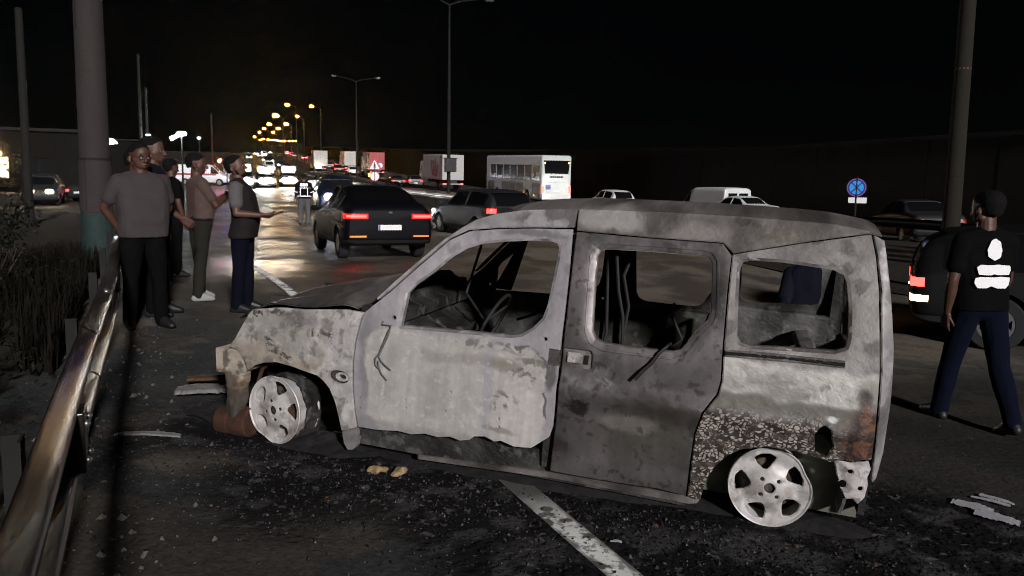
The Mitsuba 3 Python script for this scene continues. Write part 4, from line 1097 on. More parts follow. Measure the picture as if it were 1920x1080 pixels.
# queue of traffic with dazzling headlights far down the road
P1, P2, P3, P4 = car_proto('saloon', 4.5, 1.78, 1.46, 'paint_dark', False), car_proto('hatch', 4.0, 1.74, 1.52, 'paint_silver', False), car_proto('panel_van', 4.9, 1.95, 1.95, PW, False), car_proto('suv', 4.5, 1.84, 1.66, 'paint_grey', False)
P5, P6 = car_proto('saloon', 4.5, 1.78, 1.46, PW, False), car_proto('hatch', 4.0, 1.74, 1.52, PW, False)
GQ = 'cars queueing with headlights towards the camera'
def added_glare_lamps(M, L, z0, z1, w, key, em):
    """two rows of hooded forward lamps, added to swell the headlight glare"""
    for z, x in ((z0, L / 2 + .02), (z1, L / 2 - 1.6)):
        hh = .36
        discs = [Manifold.cylinder(.02, .20 + .10 * ((j * 7 + int(z * 10)) % 3) / 2, .26, 18).rotate([0, 90, 0]).translate([x, -w + .22 + j * (2 * w - .44) / 3, z + .05 * ((j * 5 + int(z * 7)) % 3 - 1)]) for j in range(4)]
        put(key + '__work_lamp', union(discs), 'lens_clear', em=em, w=.6, M=M)
        hood = box(x - .06, x + .42, -w - .04, w + .04, z - hh - .04, z + hh + .04) - box(x - .01, x + 1, -w - .01, w + .01, z - hh - .01, z + hh + .01)
        put(key + '__lamp_hood', hood, 'lamp_housing', M=M)
def oncoming(t, o, P, label, g, dy=0, power=0.0, group=None, name='queued_car'):
    M = on_road(t, o, dy, back=True)
    k = P.stand(name, label, 'car', M, group, gain=g, skip=('tail_light',))
    if power > 100: added_glare_lamps(M, P.spec[0], .62, P.spec[2] + .12, .62, k, (5, 4.7, 4.2))  # extra lamps, made up to widen the white glare of the queue
    if power: beam('headlight_beam', M, P.spec[0], P.spec[3][0] + .08, power * .05, (1, .93, .80), 26, 1.2)
    return k
oncoming(72, 3.6, P4, 'foremost car of the dazzling queue with work lamps on, nearest the left road edge', 7, 4, 640, None, 'oncoming_car')
oncoming(76, 5.6, P1, 'second car of the dazzling queue with work lamps on, in the middle lane', 7, 2, 640, None, 'oncoming_car')
oncoming(80, 8.0, P2, 'silver car of the dazzling queue, behind the police officer', 9, -2, 160, None, 'oncoming_car')
oncoming(84, 3.0, P3, 'white van of the dazzling queue, behind the foremost car', 8, 3, 0, None, 'oncoming_van')
oncoming(62, 9.6, P1, 'dark car without lights standing on the road behind the police officer', 0, 14, 0, None, 'stopped_car')
GT = 'far traffic facing the camera on the uphill road'
for i_, (t, o, P) in enumerate(((98, 3.4, P1), (104, 6.6, P5), (118, 4.0, P2), (126, 7.6, P1), (140, 3.8, P4), (152, 8.6, P3), (165, 12.1, P1), (188, 9.2, P2), (189, 12.0, P1), (232, 10.6, P4), (246, 9.6, P1), (290, 5.0, P2), (330, 8.8, P1), (372, 10.6, P3), (430, 6.5, P1), (500, 9.2, P2), (560, 7.2, P1), (620, 10.0, P4), (700, 6.5, P1))):
    oncoming(t, o, P, 'small far vehicle with white headlights on the hill, %s nearest of them' % ORD[i_], 7 + t * .03, 0, 0, GT, 'far_car')
# the other carriageway, driving away
def leaving(t, o, P, label, g, dy=0, group=None, name='queued_car'):
    return P.stand(name, label, 'car', on_road(t, o, dy), group, gain=g, skip=('headlight',))
leaving(31.7, 26.3, P5, 'white saloon with glowing tail lights beyond the van roof, nearest the blue sign', .75, 0, None, 'white_saloon')
leaving(36.3, 27.6, P3, 'white panel van beside the white saloon under the retaining wall', .0, 0, None, 'white_panel_van')
leaving(45, 25.6, P6, 'white hatchback seen from behind, between the bus and the panel van', .0, -3, None, 'white_hatchback')
beam('headlight_beam', on_road(45, 26.0), 4.0, .6, 14, (1, .98, .92), 16, -1)
leaving(97, 21.6, P1, 'dark saloon with red lights left of the lorry', .9, 0, None, 'red_lit_saloon')
leaving(94.5, 23.2, P2, 'silver hatchback with red lights close to the left of the lorry', .9, 0, None, 'red_lit_hatchback')
leaving(139, 21.6, P6, 'white hatchback with red light left of the triangular sign', .9, 0, None, 'distant_hatchback')
leaving(157, 21.2, P1, 'dark saloon with two red lights left of the distant white hatchback', .9, 0, None, 'distant_saloon')
GR = 'far tail lights on the uphill road'
for i_, (t, o, P) in enumerate(((185, 22.0, P2), (200, 25.6, P1), (225, 22.4, P6), (250, 25.2, P1), (275, 22.0, P4), (310, 24.5, P1), (350, 22.2, P2), (400, 22.6, P1), (450, 21.6, P3), (555, 22.0, P1), (600, 25.0, P2), (650, 21.0, P4))):
    leaving(t, o, P, 'small far vehicle with red tail lights on the hill, %s nearest of them' % ORD[i_], 1.4 + t * .004, 0, GR, 'climbing_car')
# silver car beyond the median guardrail on the right
c = car_proto('saloon', 4.5, 1.8, 1.44, 'paint_silver', False)
car_proto('saloon', 4.5, 1.8, 1.44, 'paint_grey', False).stand('silver_saloon', 'grey saloon in shadow beyond the median guardrail on the right', 'car', on_road(17.0, 22.5, -28), gain=0)  # stands in even dark grey paint
# dark car beside the walking officer
c = car_proto('suv', 4.7, 1.90, 1.50, 'paint_matt_black')
Ms = on_ground(7.45, 10.0, -25)
k = c.stand('dark_parked_car', 'dark car behind the walking officer with a red rear light and lit bumper', 'car', Ms, gain=0, skip=('tail_light',))
outer, q, sc = car_loft('suv', 4.7, 1.90, 1.50, .006)
zt_ = q(.03)[1] * sc
for s in (1, -1):
    put(k + '__tail_light', outer ^ box(-2.5, -2.2, *sorted((s * .60, s * .97)), zt_ - .16, zt_ - .05), 'lens_red', 30, em=(.42, .02, .016), w=.6, M=Ms)
    put(k + '__lamp', outer ^ box(-2.5, -2.15, *sorted((s * .66, s * .98)), .56, .64), 'lens_clear', 30, em=(.50, .36, .20), w=.6, M=Ms)

# ---- coach and lorries
def big_box(L, W, z0, z1, r=.12):
    return box(-L / 2, L / 2, -W / 2, W / 2, z0, z1, r)
def coach():
    P = Proto(); L, W, H = 12.0, 2.5, 3.70
    body = big_box(L, W, .32, H, .16)
    inner = box(-L / 2 + .015, L / 2 - .015, -W / 2 + .015, W / 2 - .015, .34, H - .015, .15)
    for x in (-3.1, 3.4):
        body = body - Manifold.cylinder(W + .4, .58, .58, 28).rotate([90, 0, 0]).translate([x, W / 2 + .2, .50])
    wins = []
    for k in range(7):
        for s in (-1, 1):
            x0 = -5.6 + k * 1.52
            wins.append(('side_window', box(x0, x0 + 1.44, *sorted((s * .9, s * 2)), 1.75, 2.95, .0)))
    wins.append(('rear_window', prism_x([(-.98, 2.30), (.98, 2.30), (1.12, 3.30), (-1.12, 3.30)], -L / 2 - .2, -L / 2 + .3)))
    wins.append(('windscreen', box(L / 2 - .3, L / 2 + .2, -1.1, 1.1, 1.3, 3.1)))
    for n, pr in wins:
        P.add(n, inner ^ pr, 'glass_dark', 30); body = body - pr
    P.add('body', body, 'bus_white', 30)
    lower = [box(-5.7 + k * 1.6, -4.2 + k * 1.6, s * 1.25 - .012, s * 1.25 + .012, .55, 1.55) for k in range(7) for s in (-1, 1) if abs(-4.95 + k * 1.6 + 3.1) > 1.0 and abs(-4.95 + k * 1.6 - 3.4) > 1.0]
    for m in lower: P.add('locker_door', m, 'bus_grey')
    for x in (-3.1, 3.4):
        for s in (-1, 1):
            M = np.eye(4); M[:3, :3] = np.array([[1, 0, 0], [0, 0, s], [0, -s, 0]]).astype(float); M[:3, 3] = (x, s * 1.08, .50)
            ty, ri = wheel_parts(.50, .28)
            P.add('wheel', mv(ty, M), 'tyre', 40); P.add(P.parts[-1][0] + '__rim', mv(ri, M), 'rim_grey', 30)
    for s in (-1, 1):
        P.add('top_lamp', hullof([(-6.0, s * 1.0, 3.12, .05)]), 'lens_amber', True, em=(1.6, .75, .22), w=.3)
        P.add('tail_light', box(-6.03, -5.9, *sorted((s * 1.02, s * 1.24)), .85, 1.35, .03), 'lens_red', 30, em=(.45, .03, .02), w=.3)
    for k in range(5):
        P.add('marker_lamp', Manifold.sphere(.045, 10).translate([-4.6 + k * 2.0, 1.26, .62]), 'lens_amber', True, em=(1.0, .5, .12), w=.1)
    P.add('bumper', box(-6.06, -5.8, -1.22, 1.22, .34, .80, .06), 'paint_white', 30)
    P.add('vent_grille', box(-6.012, -5.98, -.55, .60, 1.98, 2.14), 'decal_grey')
    for k in range(6):
        P.add('vent_grille__slat', box(-6.02, -6.0, -.50 + k * .18, -.36 + k * .18, 2.0, 2.12), 'lamp_housing')
    P.add('panel_seam', box(-6.008, -5.98, -.8, .7, 1.62, 1.645), 'decal_grey')
    P.add('sticker', box(-6.01, -5.98, .48, .92, 1.10, 1.44), 'decal_blue')
    P.add('number_plate', box(-6.02, -5.98, -.24, .24, .92, 1.04), 'plate_white')
    P.add('roof_unit', box(-4.2, 2.2, -.9, .9, 3.5, 3.68, .06), 'bus_white', 30)
    return P
def prism_x(poly, x0, x1):
    p = [tuple(a) for a in poly]
    if not Polygon(p).exterior.is_ccw: p = p[::-1]
    v, f = arr(CrossSection([p]).extrude(x1 - x0))          # (y, z, d) -> (d, y, z): a rotation
    return man(np.stack([v[:, 2] + x0, v[:, 0], v[:, 1]], -1), f)
Mbus = on_road(61.2, 25.7, 2.5)
coach().stand('white_coach', 'white coach seen from behind with two orange lamps above its dark rear window', 'bus', Mbus, gain=1)

def lorry(long_=8.2):
    P = Proto()
    P.add('box_body', box(-long_ / 2 - 1.5, long_ / 2 - 1.5, -1.25, 1.25, 1.15, 3.95, .05), 'trailer_white', 30)
    for k in range(9):
        for s in (-1, 1):
            x = -long_ / 2 - 1.4 + k * long_ / 8.4
            P.add('box_body__rib', box(x, x + .05, s * 1.25 - .015, s * 1.25 + .02, 1.2, 3.9), 'trailer_white')
    P.add('chassis', box(-long_ / 2 - 1.4, long_ / 2 + 1.2, -.5, .5, .75, 1.12), 'trim_black')
    cab = hullof([(3.3, -1.1, .7, .12), (3.3, 1.1, .7, .12), (4.7, -1.1, .7, .12), (4.7, 1.1, .7, .12), (3.3, -1.1, 3.1, .12), (3.3, 1.1, 3.1, .12), (4.45, -1.05, 3.0, .12), (4.45, 1.05, 3.0, .12)])
    wn = box(3.5, 4.2, .9, 1.4, 1.75, 2.7) + box(3.5, 4.2, -1.4, -.9, 1.75, 2.7) + box(4.3, 5, -1, 1, 1.75, 2.75)
    P.add('cab', cab - wn, 'paint_white', 30)
    P.add('cab__window', cab.scale([.99, .99, 1]).translate([.03, 0, 0]) ^ wn, 'glass_dark', 30)
    for x in (-4.2, -3.1, 4.0):
        for s in (-1, 1):
            M = np.eye(4); M[:3, :3] = np.array([[1, 0, 0], [0, 0, s], [0, -s, 0]]).astype(float); M[:3, 3] = (x, s * 1.05, .50)
            ty, ri = wheel_parts(.50, .30)
            P.add('wheel', mv(ty, M), 'tyre', 40); P.add(P.parts[-1][0] + '__rim', mv(ri, M), 'rim_grey', 30)
    xr = -long_ / 2 - 1.5
    P.add('bumper_bar', box(xr - .03, xr + .1, -1.2, 1.2, .62, .78), 'decal_grey')
    for s in (-1, 1):
        P.add('tail_light', box(xr - .05, xr + .05, *sorted((s * .85, s * 1.15)), .64, .80, .02), 'lens_red', 30, em=(.7, .03, .025), w=.3)
    P.add('rear_door_seam', box(xr - .006, xr + .02, -.012, .012, 1.2, 3.9), 'decal_grey')
    return P
Mt = on_road(92.5, 26.0, 2.5)
LORRY = lorry()
_blot = None
for cx, cz, rx, rz, ro in ((-3.5, 2.3, .34, .62, 14), (-3.0, 2.0, .45, .30, -20), (-2.75, 2.9, .26, .66, -10), (-2.2, 2.2, .40, .50, 24), (-1.9, 3.0, .42, .34, 8), (-1.4, 2.3, .30, .70, -16), (-1.1, 3.1, .34, .25, 30), (-2.4, 1.65, 1.2, .12, 2)):
    c_ = CrossSection.circle(1.0, 22).scale([rx, rz]).rotate(ro).translate([cx, cz]); _blot = c_ if _blot is None else _blot + c_
for cx, cz in ((-3.45, 2.5), (-2.3, 2.5), (-1.5, 2.75)): _blot = _blot - CrossSection.circle(1.0, 16).scale([.10, .22]).translate([cx, cz])
v, f = arr(_blot.extrude(.012)); LORRY.add('side_print', (np.stack([v[:, 0], 1.272 + v[:, 2], v[:, 1]], -1), f[:, ::-1]), 'decal_red')
# rough red print on its side, unreadable in the photograph
LORRY.stand('box_lorry', 'white box lorry with faded red print on its side, left of the coach', 'truck', Mt, gain=1)
lorry().stand('distant_lorry', 'distant pale lorry queueing by the wall, left of the triangular sign', 'truck', on_road(171, 24.6), gain=1.2, swap={'trailer_white': 'trailer_white'})
l3 = Proto(); l3.parts = [p for p in LORRY.parts if not p[0].startswith('side_print')]
l3.stand('red_lorry', 'distant red lorry just behind the triangular warning sign', 'truck', on_road(140, 25.2), gain=.8, swap={'trailer_white': 'paint_red'})
tow = lorry(6.0)
tow.add('beacon', hullof([(3.8, -.5, 3.3, .14), (3.8, .5, 3.3, .14)]), 'lens_amber', True, em=(7, 2.6, .5), w=.5)
tow.add('work_lamp', hullof([(-4.6, .2, 1.0, .25), (-4.6, .8, 1.1, .22)]), 'lens_clear', True, em=(5, 4.2, 2.8), w=.5)
tow.stand('recovery_truck', 'recovery lorry with amber beacon and white work lamps beyond the officer', 'truck', on_road(160, 17.9), gain=1)
# ------------------------------------------------------------------ guardrails, posts, lamps, signs
def wbeam_profile(h=.31, d=.083, t=.004):
    """front face of a double-wave beam: (outward, up), closed with its thickness"""
    z = np.linspace(-h / 2, h / 2, 41)
    a = d * .5 * (1 - np.cos(np.clip((np.abs(z) - .018) / (h / 2 - .018), 0, 1) * 2 * np.pi * .86)) 
    f = np.c_[a, z]; b = np.c_[a - t, z][::-1]
    return np.vstack([f, b])

def guardrail(name, label, o_of, t0, t1, side, height, seg=4.0, post_every=2.0, mat='rail_steel', step=.25, sag=.012, group=None):
    k = num(name); lab(k, label, 'guardrail', group)
    a = t0
    prof = wbeam_profile()
    while a < t1 - .1:
        b = min(a + seg, t1)
        tt = np.arange(a - .14, b + .14, step)
        if len(tt) < 3: break
        lift = .004 * (int(round((a - t0) / seg)) % 2)
        pts, rts = [], []
        for t in tt:
            o = o_of(t); X, Y = rp(t, o); ang = math.radians(float(HD(t)))
            wob = sag * math.sin(t * 1.3 + o)
            pts.append([float(X) + side * math.cos(ang) * (wob * .8 + lift), float(Y) + side * math.sin(ang) * (wob * .8 + lift), float(zt(t, o)) + height + wob])
            rts.append([side * math.cos(ang), side * math.sin(ang), 0])
        put(k + '__beam', sweep(prof, pts, rts, np.tile([0, 0, 1.], (len(pts), 1))), mat, 50)
        X, Y = rp(a, o_of(a)); 
        a = b
    for t in np.arange(t0 + .3, t1, post_every):
        o = o_of(t); X, Y = rp(t, o - side * .075); z = float(zt(t, o))
        M = pose(float(X), float(Y), z, 90 + float(HD(t)))
        put(k + '__post', box(-.05, .05, -.03, .03, -.3, height + .10) - box(-.06, .04, -.022, .04, -.4, height + .2), 'post_steel', M=M)
        X, Y = rp(t, o - side * .02)
        put(k + '__bolt', Manifold.sphere(.02, 8), 'galvanised', True, M=pose(*[float(q) for q in rp(t, o + side * .012)], z + height, 0))
    return k

g1 = guardrail('guardrail', 'rusty steel guardrail with shining ridges along the left road edge', lambda t: -2.02 + .012 * math.sin(t * .7), -3.2, 34.0, 1, .62)
# splice plates where two beams overlap, bent and loose near the camera
for t in (-.62, 3.35):
    X, Y = rp(t, -1.985); M = pose(float(X), float(Y), float(zt(t, -2.0)) + .62, 90 + float(HD(t)))
    put(g1 + '__splice', box(-.07, .07, -.06, .0, -.10, .10, .006), 'rail_steel', M=M)
    for q in (-.05, .05):
        for w_ in (-.06, .06):
            put(g1 + '__bolt', Manifold.sphere(.014, 8).translate([q, -.064, w_]), 'galvanised', True, M=M)
X, Y = rp(1.9, -1.95)
put(g1 + '__reflector', hullof([(0, 0, 0, .03), (.05, 0, .05, .035), (-.04, 0, .09, .025)], 10), 'galvanised', True, M=pose(float(X), float(Y), float(zt(1.9, -2)) + .66, 114))
guardrail('median_guardrail', 'grey steel guardrail along the median behind the parked dark car', lambda t: 11.7, -2, 110, -1, .72, seg=4.0, post_every=4.0, step=1.0, mat='galvanised')
guardrail('far_guardrail', 'dark steel guardrail on the far edge of the median in front of the coach', lambda t: 19.9, 4, 150, 1, .70, seg=8.0, post_every=8.0, step=2.0, mat='post_steel')

# the thick concrete pole on the left with its clamp band and green foot
P = Proto()
P.add('shaft', tube([[0, 0, -.4], [0, 0, 2.6], [0, 0, 6], [0, 0, 11.5]], [.215, .205, .190, .165], 40), 'pole_concrete', 50)
P.add('cladding', (Manifold.cylinder(.80, .228, .226, 40) - Manifold.cylinder(2, .2, .2, 40).translate([0, 0, -.5]) - box(-.3, -.19, -.006, .006, -1, 2)).translate([0, 0, .93]), 'pole_concrete', 30)
P.add('clamp_band', Manifold.cylinder(.035, .233, .233, 40).translate([0, 0, 1.70]), 'post_steel', 40)
P.add('foot', Manifold.cylinder(1.15, .235, .228, 40).translate([0, 0, -.25]), 'pole_paint', 40)
P.add('cable', tube([[-.20, .06, 5.6], [-.208, .06, 4.6], [-.214, .06, 3.6]], .006, 6), 'trim_black')
P.stand('concrete_pole', 'thick concrete pole with a green painted foot behind the guardrail', 'pole', pose(-6.27, 12.5, gz(-6.27, 12.5), 80))
def simple_pole(X, Y, h, r0, r1, label, mat='pole_dark', name='utility_pole', lean=0):
    z = gz(X, Y); P = Proto()
    P.add('shaft', tube([[0, 0, -.3], [0, 0, h * .5], [0, 0, h]], [r0, (r0 + r1) / 2, r1], 14), mat, 50)
    P.add('cap', Manifold.cylinder(.06, r1 * 1.15, r1 * .8, 12).translate([0, 0, h]), 'post_steel', 30)
    return P.stand(name, label, 'pole', pose(X, Y, z, 100, 0, lean))
simple_pole(-17.5, 30.0, 7.6, .16, .12, 'faint concrete pole far left behind the parked pickup')
simple_pole(-26.7, 60.0, 9.6, .14, .09, 'faint thin pole to the left of the men, taller of the two')
simple_pole(-26.9, 61.5, 7.4, .12, .09, 'faint thin pole to the left of the men, shorter of the two')
simple_pole(-31.0, 86.0, 7.0, .12, .09, 'faint thin pole beside the red beacon', )

def lamp_proto(h=12.0, arm=1.25, lens=(.42, .17), em=None, double=False, r0=.12, r1=.05, tilt=.12):
    P = Proto()
    P.add('shaft', tube([[0, 0, -.2], [0, 0, .9], [0, 0, h * .6], [0, 0, h - .25]], [r0 * 1.15, r0, r0 * .6 + r1 * .4, r1], 12), 'post_steel', 50)
    for s in ((1, -1) if double else (1,)):
        P.add('arm', tube([[0, 0, h - .3], [0, s * .25 * arm, h - .05], [0, s * arm, h + arm * tilt]], [r1, r1 * .8, r1 * .7], 8), 'post_steel', 50)
        hd = hullof([(-.0, s * (arm - .05), h + arm * tilt + .02, .07), (0, s * (arm + .55), h + arm * tilt + .06, .11), (-.10, s * (arm + .3), h + arm * tilt + .06, .07), (.10, s * (arm + .3), h + arm * tilt + .06, .07)], 10)
        P.add('lamp_head', hd, 'lamp_housing', 40)
        P.add('lens', hullof([(0, s * (arm + .12), h + arm * tilt - .03, lens[1] * .8), (0, s * (arm + lens[0]), h + arm * tilt + .00, lens[1])], 12), 'lens_clear' if em is not None else 'lens_off', True, em=em, w=.25)
    return P
SOD = (16, 6.6, .10)
LP_OFF, LP_ON, LP_FAR = lamp_proto(12.4, 2.3, em=None, double=True), lamp_proto(11.9, 1.25, lens=(.45, .27), em=SOD), lamp_proto(11.9, 1.25, lens=(.7, .55), em=SOD)
def lamp(P, t, o, label, group=None, gain=1.0, name='street_lamp'):
    X, Y = rp(t, o)
    return P.stand(name, label, 'street lamp', pose(float(X), float(Y), float(zt(t, o)), 90 + float(HD(t))), group, gain=gain)
k = lamp(LP_OFF, 46.3, 14.9, 'tall unlit lamp post with a dark box, in front of the lorry')
X, Y = rp(46.3, 14.9); Ml = pose(float(X), float(Y), float(zt(46.3, 14.9)), 90 + float(HD(46.3)))
put(k + '__cabinet', box(-.50, -.12, -.36, .36, 2.05, 2.85, .03), 'trim_black', 30, M=Ml)
put(k + '__cabinet__hood', box(-.56, -.10, -.40, .40, 2.85, 2.90), 'trim_black', M=Ml)
lamp(LP_OFF, 97.2, 17.0, 'tall unlit lamp post left of the triangular sign')
GL, GM, GS = 'lit lamps along the near edge of the median', 'lit lamps along the far edge of the median', 'tiny lamps on the hilltop'
for i, (t, o) in enumerate(((157, 16.6), (211, 16.9), (299, 17.8), (385, 17.1), (490, 14.8))):
    lamp(LP_ON if t < 250 else LP_FAR, t, o + 1.5, ['orange street lamp, nearest and rightmost of the lit ones', 'orange street lamp on a visible post above the recovery lorry', 'lit orange street lamp, third of the right-hand row', 'lit orange street lamp, fourth of the right-hand row', 'lit orange street lamp, farthest of the right-hand row'][i], GM, [1, 1, 1.2, 1.3, 1.4][i])
for i, (t, o) in enumerate(((155, 12.1), (213, 12.0), (310, 12.3), (395, 10.9), (505, 7.0), (640, -1.3))):
    lamp(LP_ON if t < 200 else LP_FAR, t, o + 1.5, ['highest orange lamp of the left-hand row', 'second orange lamp of the left-hand row', 'third orange lamp of the left-hand row', 'fourth orange lamp of the left-hand row', 'fifth orange lamp of the left-hand row', 'lowest and broadest orange lamp at the left end of the row'][i], GL, [1, 1.3, 1.4, 1.5, 1.6, 2.2][i])
_tiny = [(740, -.8), (700, 4.1), (715, 6.8), (730, 9.6), (745, 12.6), (765, 15.1), (760, 18.9), (755, 22.6), (750, 25.8), (745, 28.6), (720, 2.0), (735, 8.0), (742, 11.0), (752, 14.0), (762, 17.0), (740, 5.5)]
for i_, (t, o) in enumerate(sorted(_tiny, key=lambda q: float(rp(*q)[0]) / float(rp(*q)[1]))):
    lamp(LP_FAR, t, o, 'tiny orange lamp of the glowing hilltop string, %s from its left end' % ORD[i_], GS, 1.0)
# the pole on the right, behind the walking officer
P = Proto()
P.add('shaft', tube([[0, 0, -.2], [0, 0, 1], [0, 0, 5], [0, 0, 12]], [.165, .155, .135, .09], 12), 'pole_steel', 30)
P.add('base_plate', box(-.24, .24, -.24, .24, -.02, .03), 'post_steel')
P.add('strap', Manifold.cylinder(.03, .150, .150, 16).translate([0, 0, 2.2]), 'post_steel', 40)
P.add('strap', Manifold.cylinder(.03, .138, .138, 16).translate([0, 0, 4.1]), 'rusted_band', 40)
P.add('arm', tube([[0, 0, 11.9], [0, 1.0, 12.4], [0, 2.3, 12.6]], [.06, .05, .045], 8), 'post_steel', 50)
P.add('lamp_head', hullof([(0, 2.2, 12.62, .07), (0, 2.9, 12.68, .11)], 10), 'lamp_housing', 40)
P.stand('right_lamp_post', 'tall grey post rising out of the picture behind the walking officer', 'pole', pose(*[float(q) for q in rp(7.0, 11.75)], float(zt(7.0, 11.75)), 114))
# white street lights and floodlights on the left
def white_light(X, Y, h, label, em, size, bar=None):
    P = Proto()
    P.add('shaft', tube([[0, 0, -.2], [0, 0, h]], [.07, .05], 8), 'post_steel', 50)
    P.add('lamp_head', box(-.12, .12, -size, size, h, h + .12, .04), 'lamp_housing', 30)
    P.add('lens', bar if bar is not None else hullof([(.02, -size * .6, h - .02, size * .5), (.02, size * .6, h - .02, size * .5)], 12).translate([0, 0, 0]), 'lens_clear', True, em=em, w=.3)
    return P.stand('floodlight', label, 'street lamp', pose(X, Y, gz(X, Y), -60))
white_light(-23.8, 60, 4.15, 'brilliant white floodlight with a lit arm, above the ambulance', (26, 30, 31), .30)
k = 'floodlight'
put(k + '__arm', tube([[0, 0, 4.1], [.30, -.75, 3.72]], [.09, .13], 8), 'lens_clear', 40, em=(9, 11, 11), w=.2, M=pose(-23.8, 60, gz(-23.8, 60), -60))
white_light(-26.2, 60, 4.0, 'small round white light on a thin pole, left of the brilliant floodlight', (14, 14, 13), .13)
white_light(-28.2, 75, 4.3, 'small warm white light right of the brilliant floodlight', (12, 12, 10.5), .14)
white_light(-20.4, 42, 3.2, 'long white lamp shade directly right of the concrete pole', (10, 10, 10), .14, bar=hullof([(0, -.30, 3.2, .15), (0, .15, 3.2, .15), (0, .42, 3.12, .05)], 12))

# road signs
def sign_post(P, h, r=.035): P.add('post', tube([[0, 0, -.2], [0, 0, h]], [r, r], 10), 'post_steel', 50)
def flat(poly_cs, d0, d1):
    """a sign face: (y, z) outline, thickness along x; the face looks along -x"""
    v, f = arr(poly_cs.extrude(d1 - d0)); return np.stack([-(v[:, 2] + d0), -v[:, 0], v[:, 1]], -1), f
tri = lambda r, cz: smooth_poly([(r * math.sin(math.radians(a)), cz + r * math.cos(math.radians(a))) for a in (0, -120, 120)], r * .09)
P = Proto(); sign_post(P, 2.6)
P.add('warning_board', flat(tri(.62, 2.30), .0, .02), 'sign_red'); P.add('warning_board__face', flat(tri(.44, 2.30), .020, .024), 'sign_white')
P.add('warning_board__symbol', flat(smooth_poly([(-.10, 2.13), (-.045, 2.13), (-.02, 2.36), (.02, 2.36), (.045, 2.13), (.10, 2.13), (.05, 2.46), (-.05, 2.46)], .008), .024, .028), 'sign_black')
P.add('round_board', flat(CrossSection.circle(.36, 32).translate([0, 1.55]), .0, .02), 'sign_red'); P.add('round_board__face', flat(CrossSection.circle(.31, 32).translate([0, 1.55]), .02, .024), 'sign_white')
X, Y = rp(57, 12.35); P.stand('warning_sign', 'red-edged triangular warning sign above a round white sign on the median', 'traffic sign', pose(float(X), float(Y), float(zt(57, 12.35)) - .15, 90 + 12))
P = Proto(); sign_post(P, 1.7); P.add('arrow_board', flat(smooth_poly([(-.45, 1.1), (.1, 1.1), (.1, .9), (.5, 1.25), (.1, 1.6), (.1, 1.4), (-.45, 1.4)], .01), 0, .02), 'sign_yellow', em=(.9, .45, .04), w=.1)
X, Y = rp(70, 14.6); P.stand('arrow_sign', 'lit yellow arrow sign behind the triangular warning sign', 'traffic sign', pose(float(X), float(Y), float(zt(70, 14.6)) + .2, 90 + 14))
P = Proto(); sign_post(P, 2.8); P.add('round_board', flat(CrossSection.circle(.32, 28).translate([0, 2.5]), 0, .02), 'sign_rim'); P.add('round_board__face', flat(CrossSection.circle(.25, 28).translate([0, 2.5]), .02, .024), 'sign_white')
X, Y = rp(84, 17.6); P.stand('round_sign', 'small round pale sign to the right of the triangular warning sign', 'traffic sign', pose(float(X), float(Y), float(zt(84, 17.6)), 90 + 14))
P = Proto(); sign_post(P, 2.3)
cz = 1.94
P.add('round_board', flat(CrossSection.circle(.305, 40).translate([0, cz]), 0, .02), 'sign_rim')
P.add('round_board__ring', flat(CrossSection.circle(.275, 40).translate([0, cz]), .02, .023), 'sign_navy')
face = CrossSection.circle(.225, 40)
for a in (45, -45):
    face = face - CrossSection.square([.8, .042], True).rotate(a)
for g_ in face.decompose():
    P.add('round_board__field', flat(g_.translate([0, cz]), .023, .027), 'sign_blue')
P.add('plate', flat(smooth_poly([(-.29, 1.42), (.29, 1.42), (.29, 1.61), (-.29, 1.61)], .02).translate([.05, 0]), .0, .02), 'sign_white')
X, Y = rp(17.4, 20.22); P.stand('no_stopping_sign', 'round blue sign with a dark cross above a small white plate, before the dark wall', 'traffic sign', pose(float(X), float(Y), float(zt(17.4, 20.22)) - .12, 90 - 20))

# left background: parked pickup, ambulance, low building
P = car_proto('hatch', 4.3, 1.78, 1.62, 'paint_grey', False)
Mp = on_ground(-25.4, 45.0, -90 + 24)
k = P.stand('parked_car', 'pale car far left with two yellowish headlights', 'car', Mp, gain=11, skip=('tail_light', 'headlight'))
for s_ in (-.45, .45):
    put(k + '__headlight', hullof([(2.06, s_ - .06, .74, .12), (2.06, s_ + .06, .74, .12)]), 'lens_clear', True, em=(14, 11.5, 7), w=.5, M=Mp)
P3.stand('white_minibus', 'white minibus left of the parked car', 'van', on_ground(-31.5, 47.0, -90 + 50), gain=0)
P1.stand('braking_car', 'dark car with one red light beside the pale parked car', 'car', on_ground(-24.6, 50.0, 80), gain=1.5, skip=('headlight',))
amb = Proto(); amb.parts = list(P3.parts)
amb.add('red_stripe', box(-2.3, 1.3, -.995, -.972, .95, 1.12), 'decal_red', em=None)
amb.add('red_stripe', box(-2.3, 1.3, .972, .995, .95, 1.12), 'decal_red', em=None)
amb.add('beacon', box(1.05, 1.25, -.5, .5, 1.96, 2.08, .03), 'lens_red', 30, em=(5, .25, .12), w=.6)
amb.stand('ambulance', 'white ambulance with a red side stripe behind the men', 'van', on_ground(-29.0, 78.0, 10), gain=0)
X, Y = -29.6, 84.0
bp = Proto(); bp.add('shaft', tube([[0, 0, -.2], [0, 0, 2.2]], [.05, .05], 8), 'post_steel'); bp.add('beacon', hullof([(0, 0, 2.3, .16), (0, .3, 2.42, .10)], 12), 'lens_red', True, em=(22, 1.4, .5), w=1.0)
bp.stand('warning_beacon', 'bright red flashing beacon behind the men', 'lamp', pose(X, Y, gz(X, Y), 0))
bp = Proto(); bp.add('shaft', tube([[0, 0, -.2], [0, 0, 2.0]], [.05, .05], 8), 'post_steel'); bp.add('beacon', hullof([(0, -.2, 2.1, .14), (0, .2, 2.1, .14)], 12), 'lens_clear', True, em=(1.6, 1.5, 12), w=1.0)
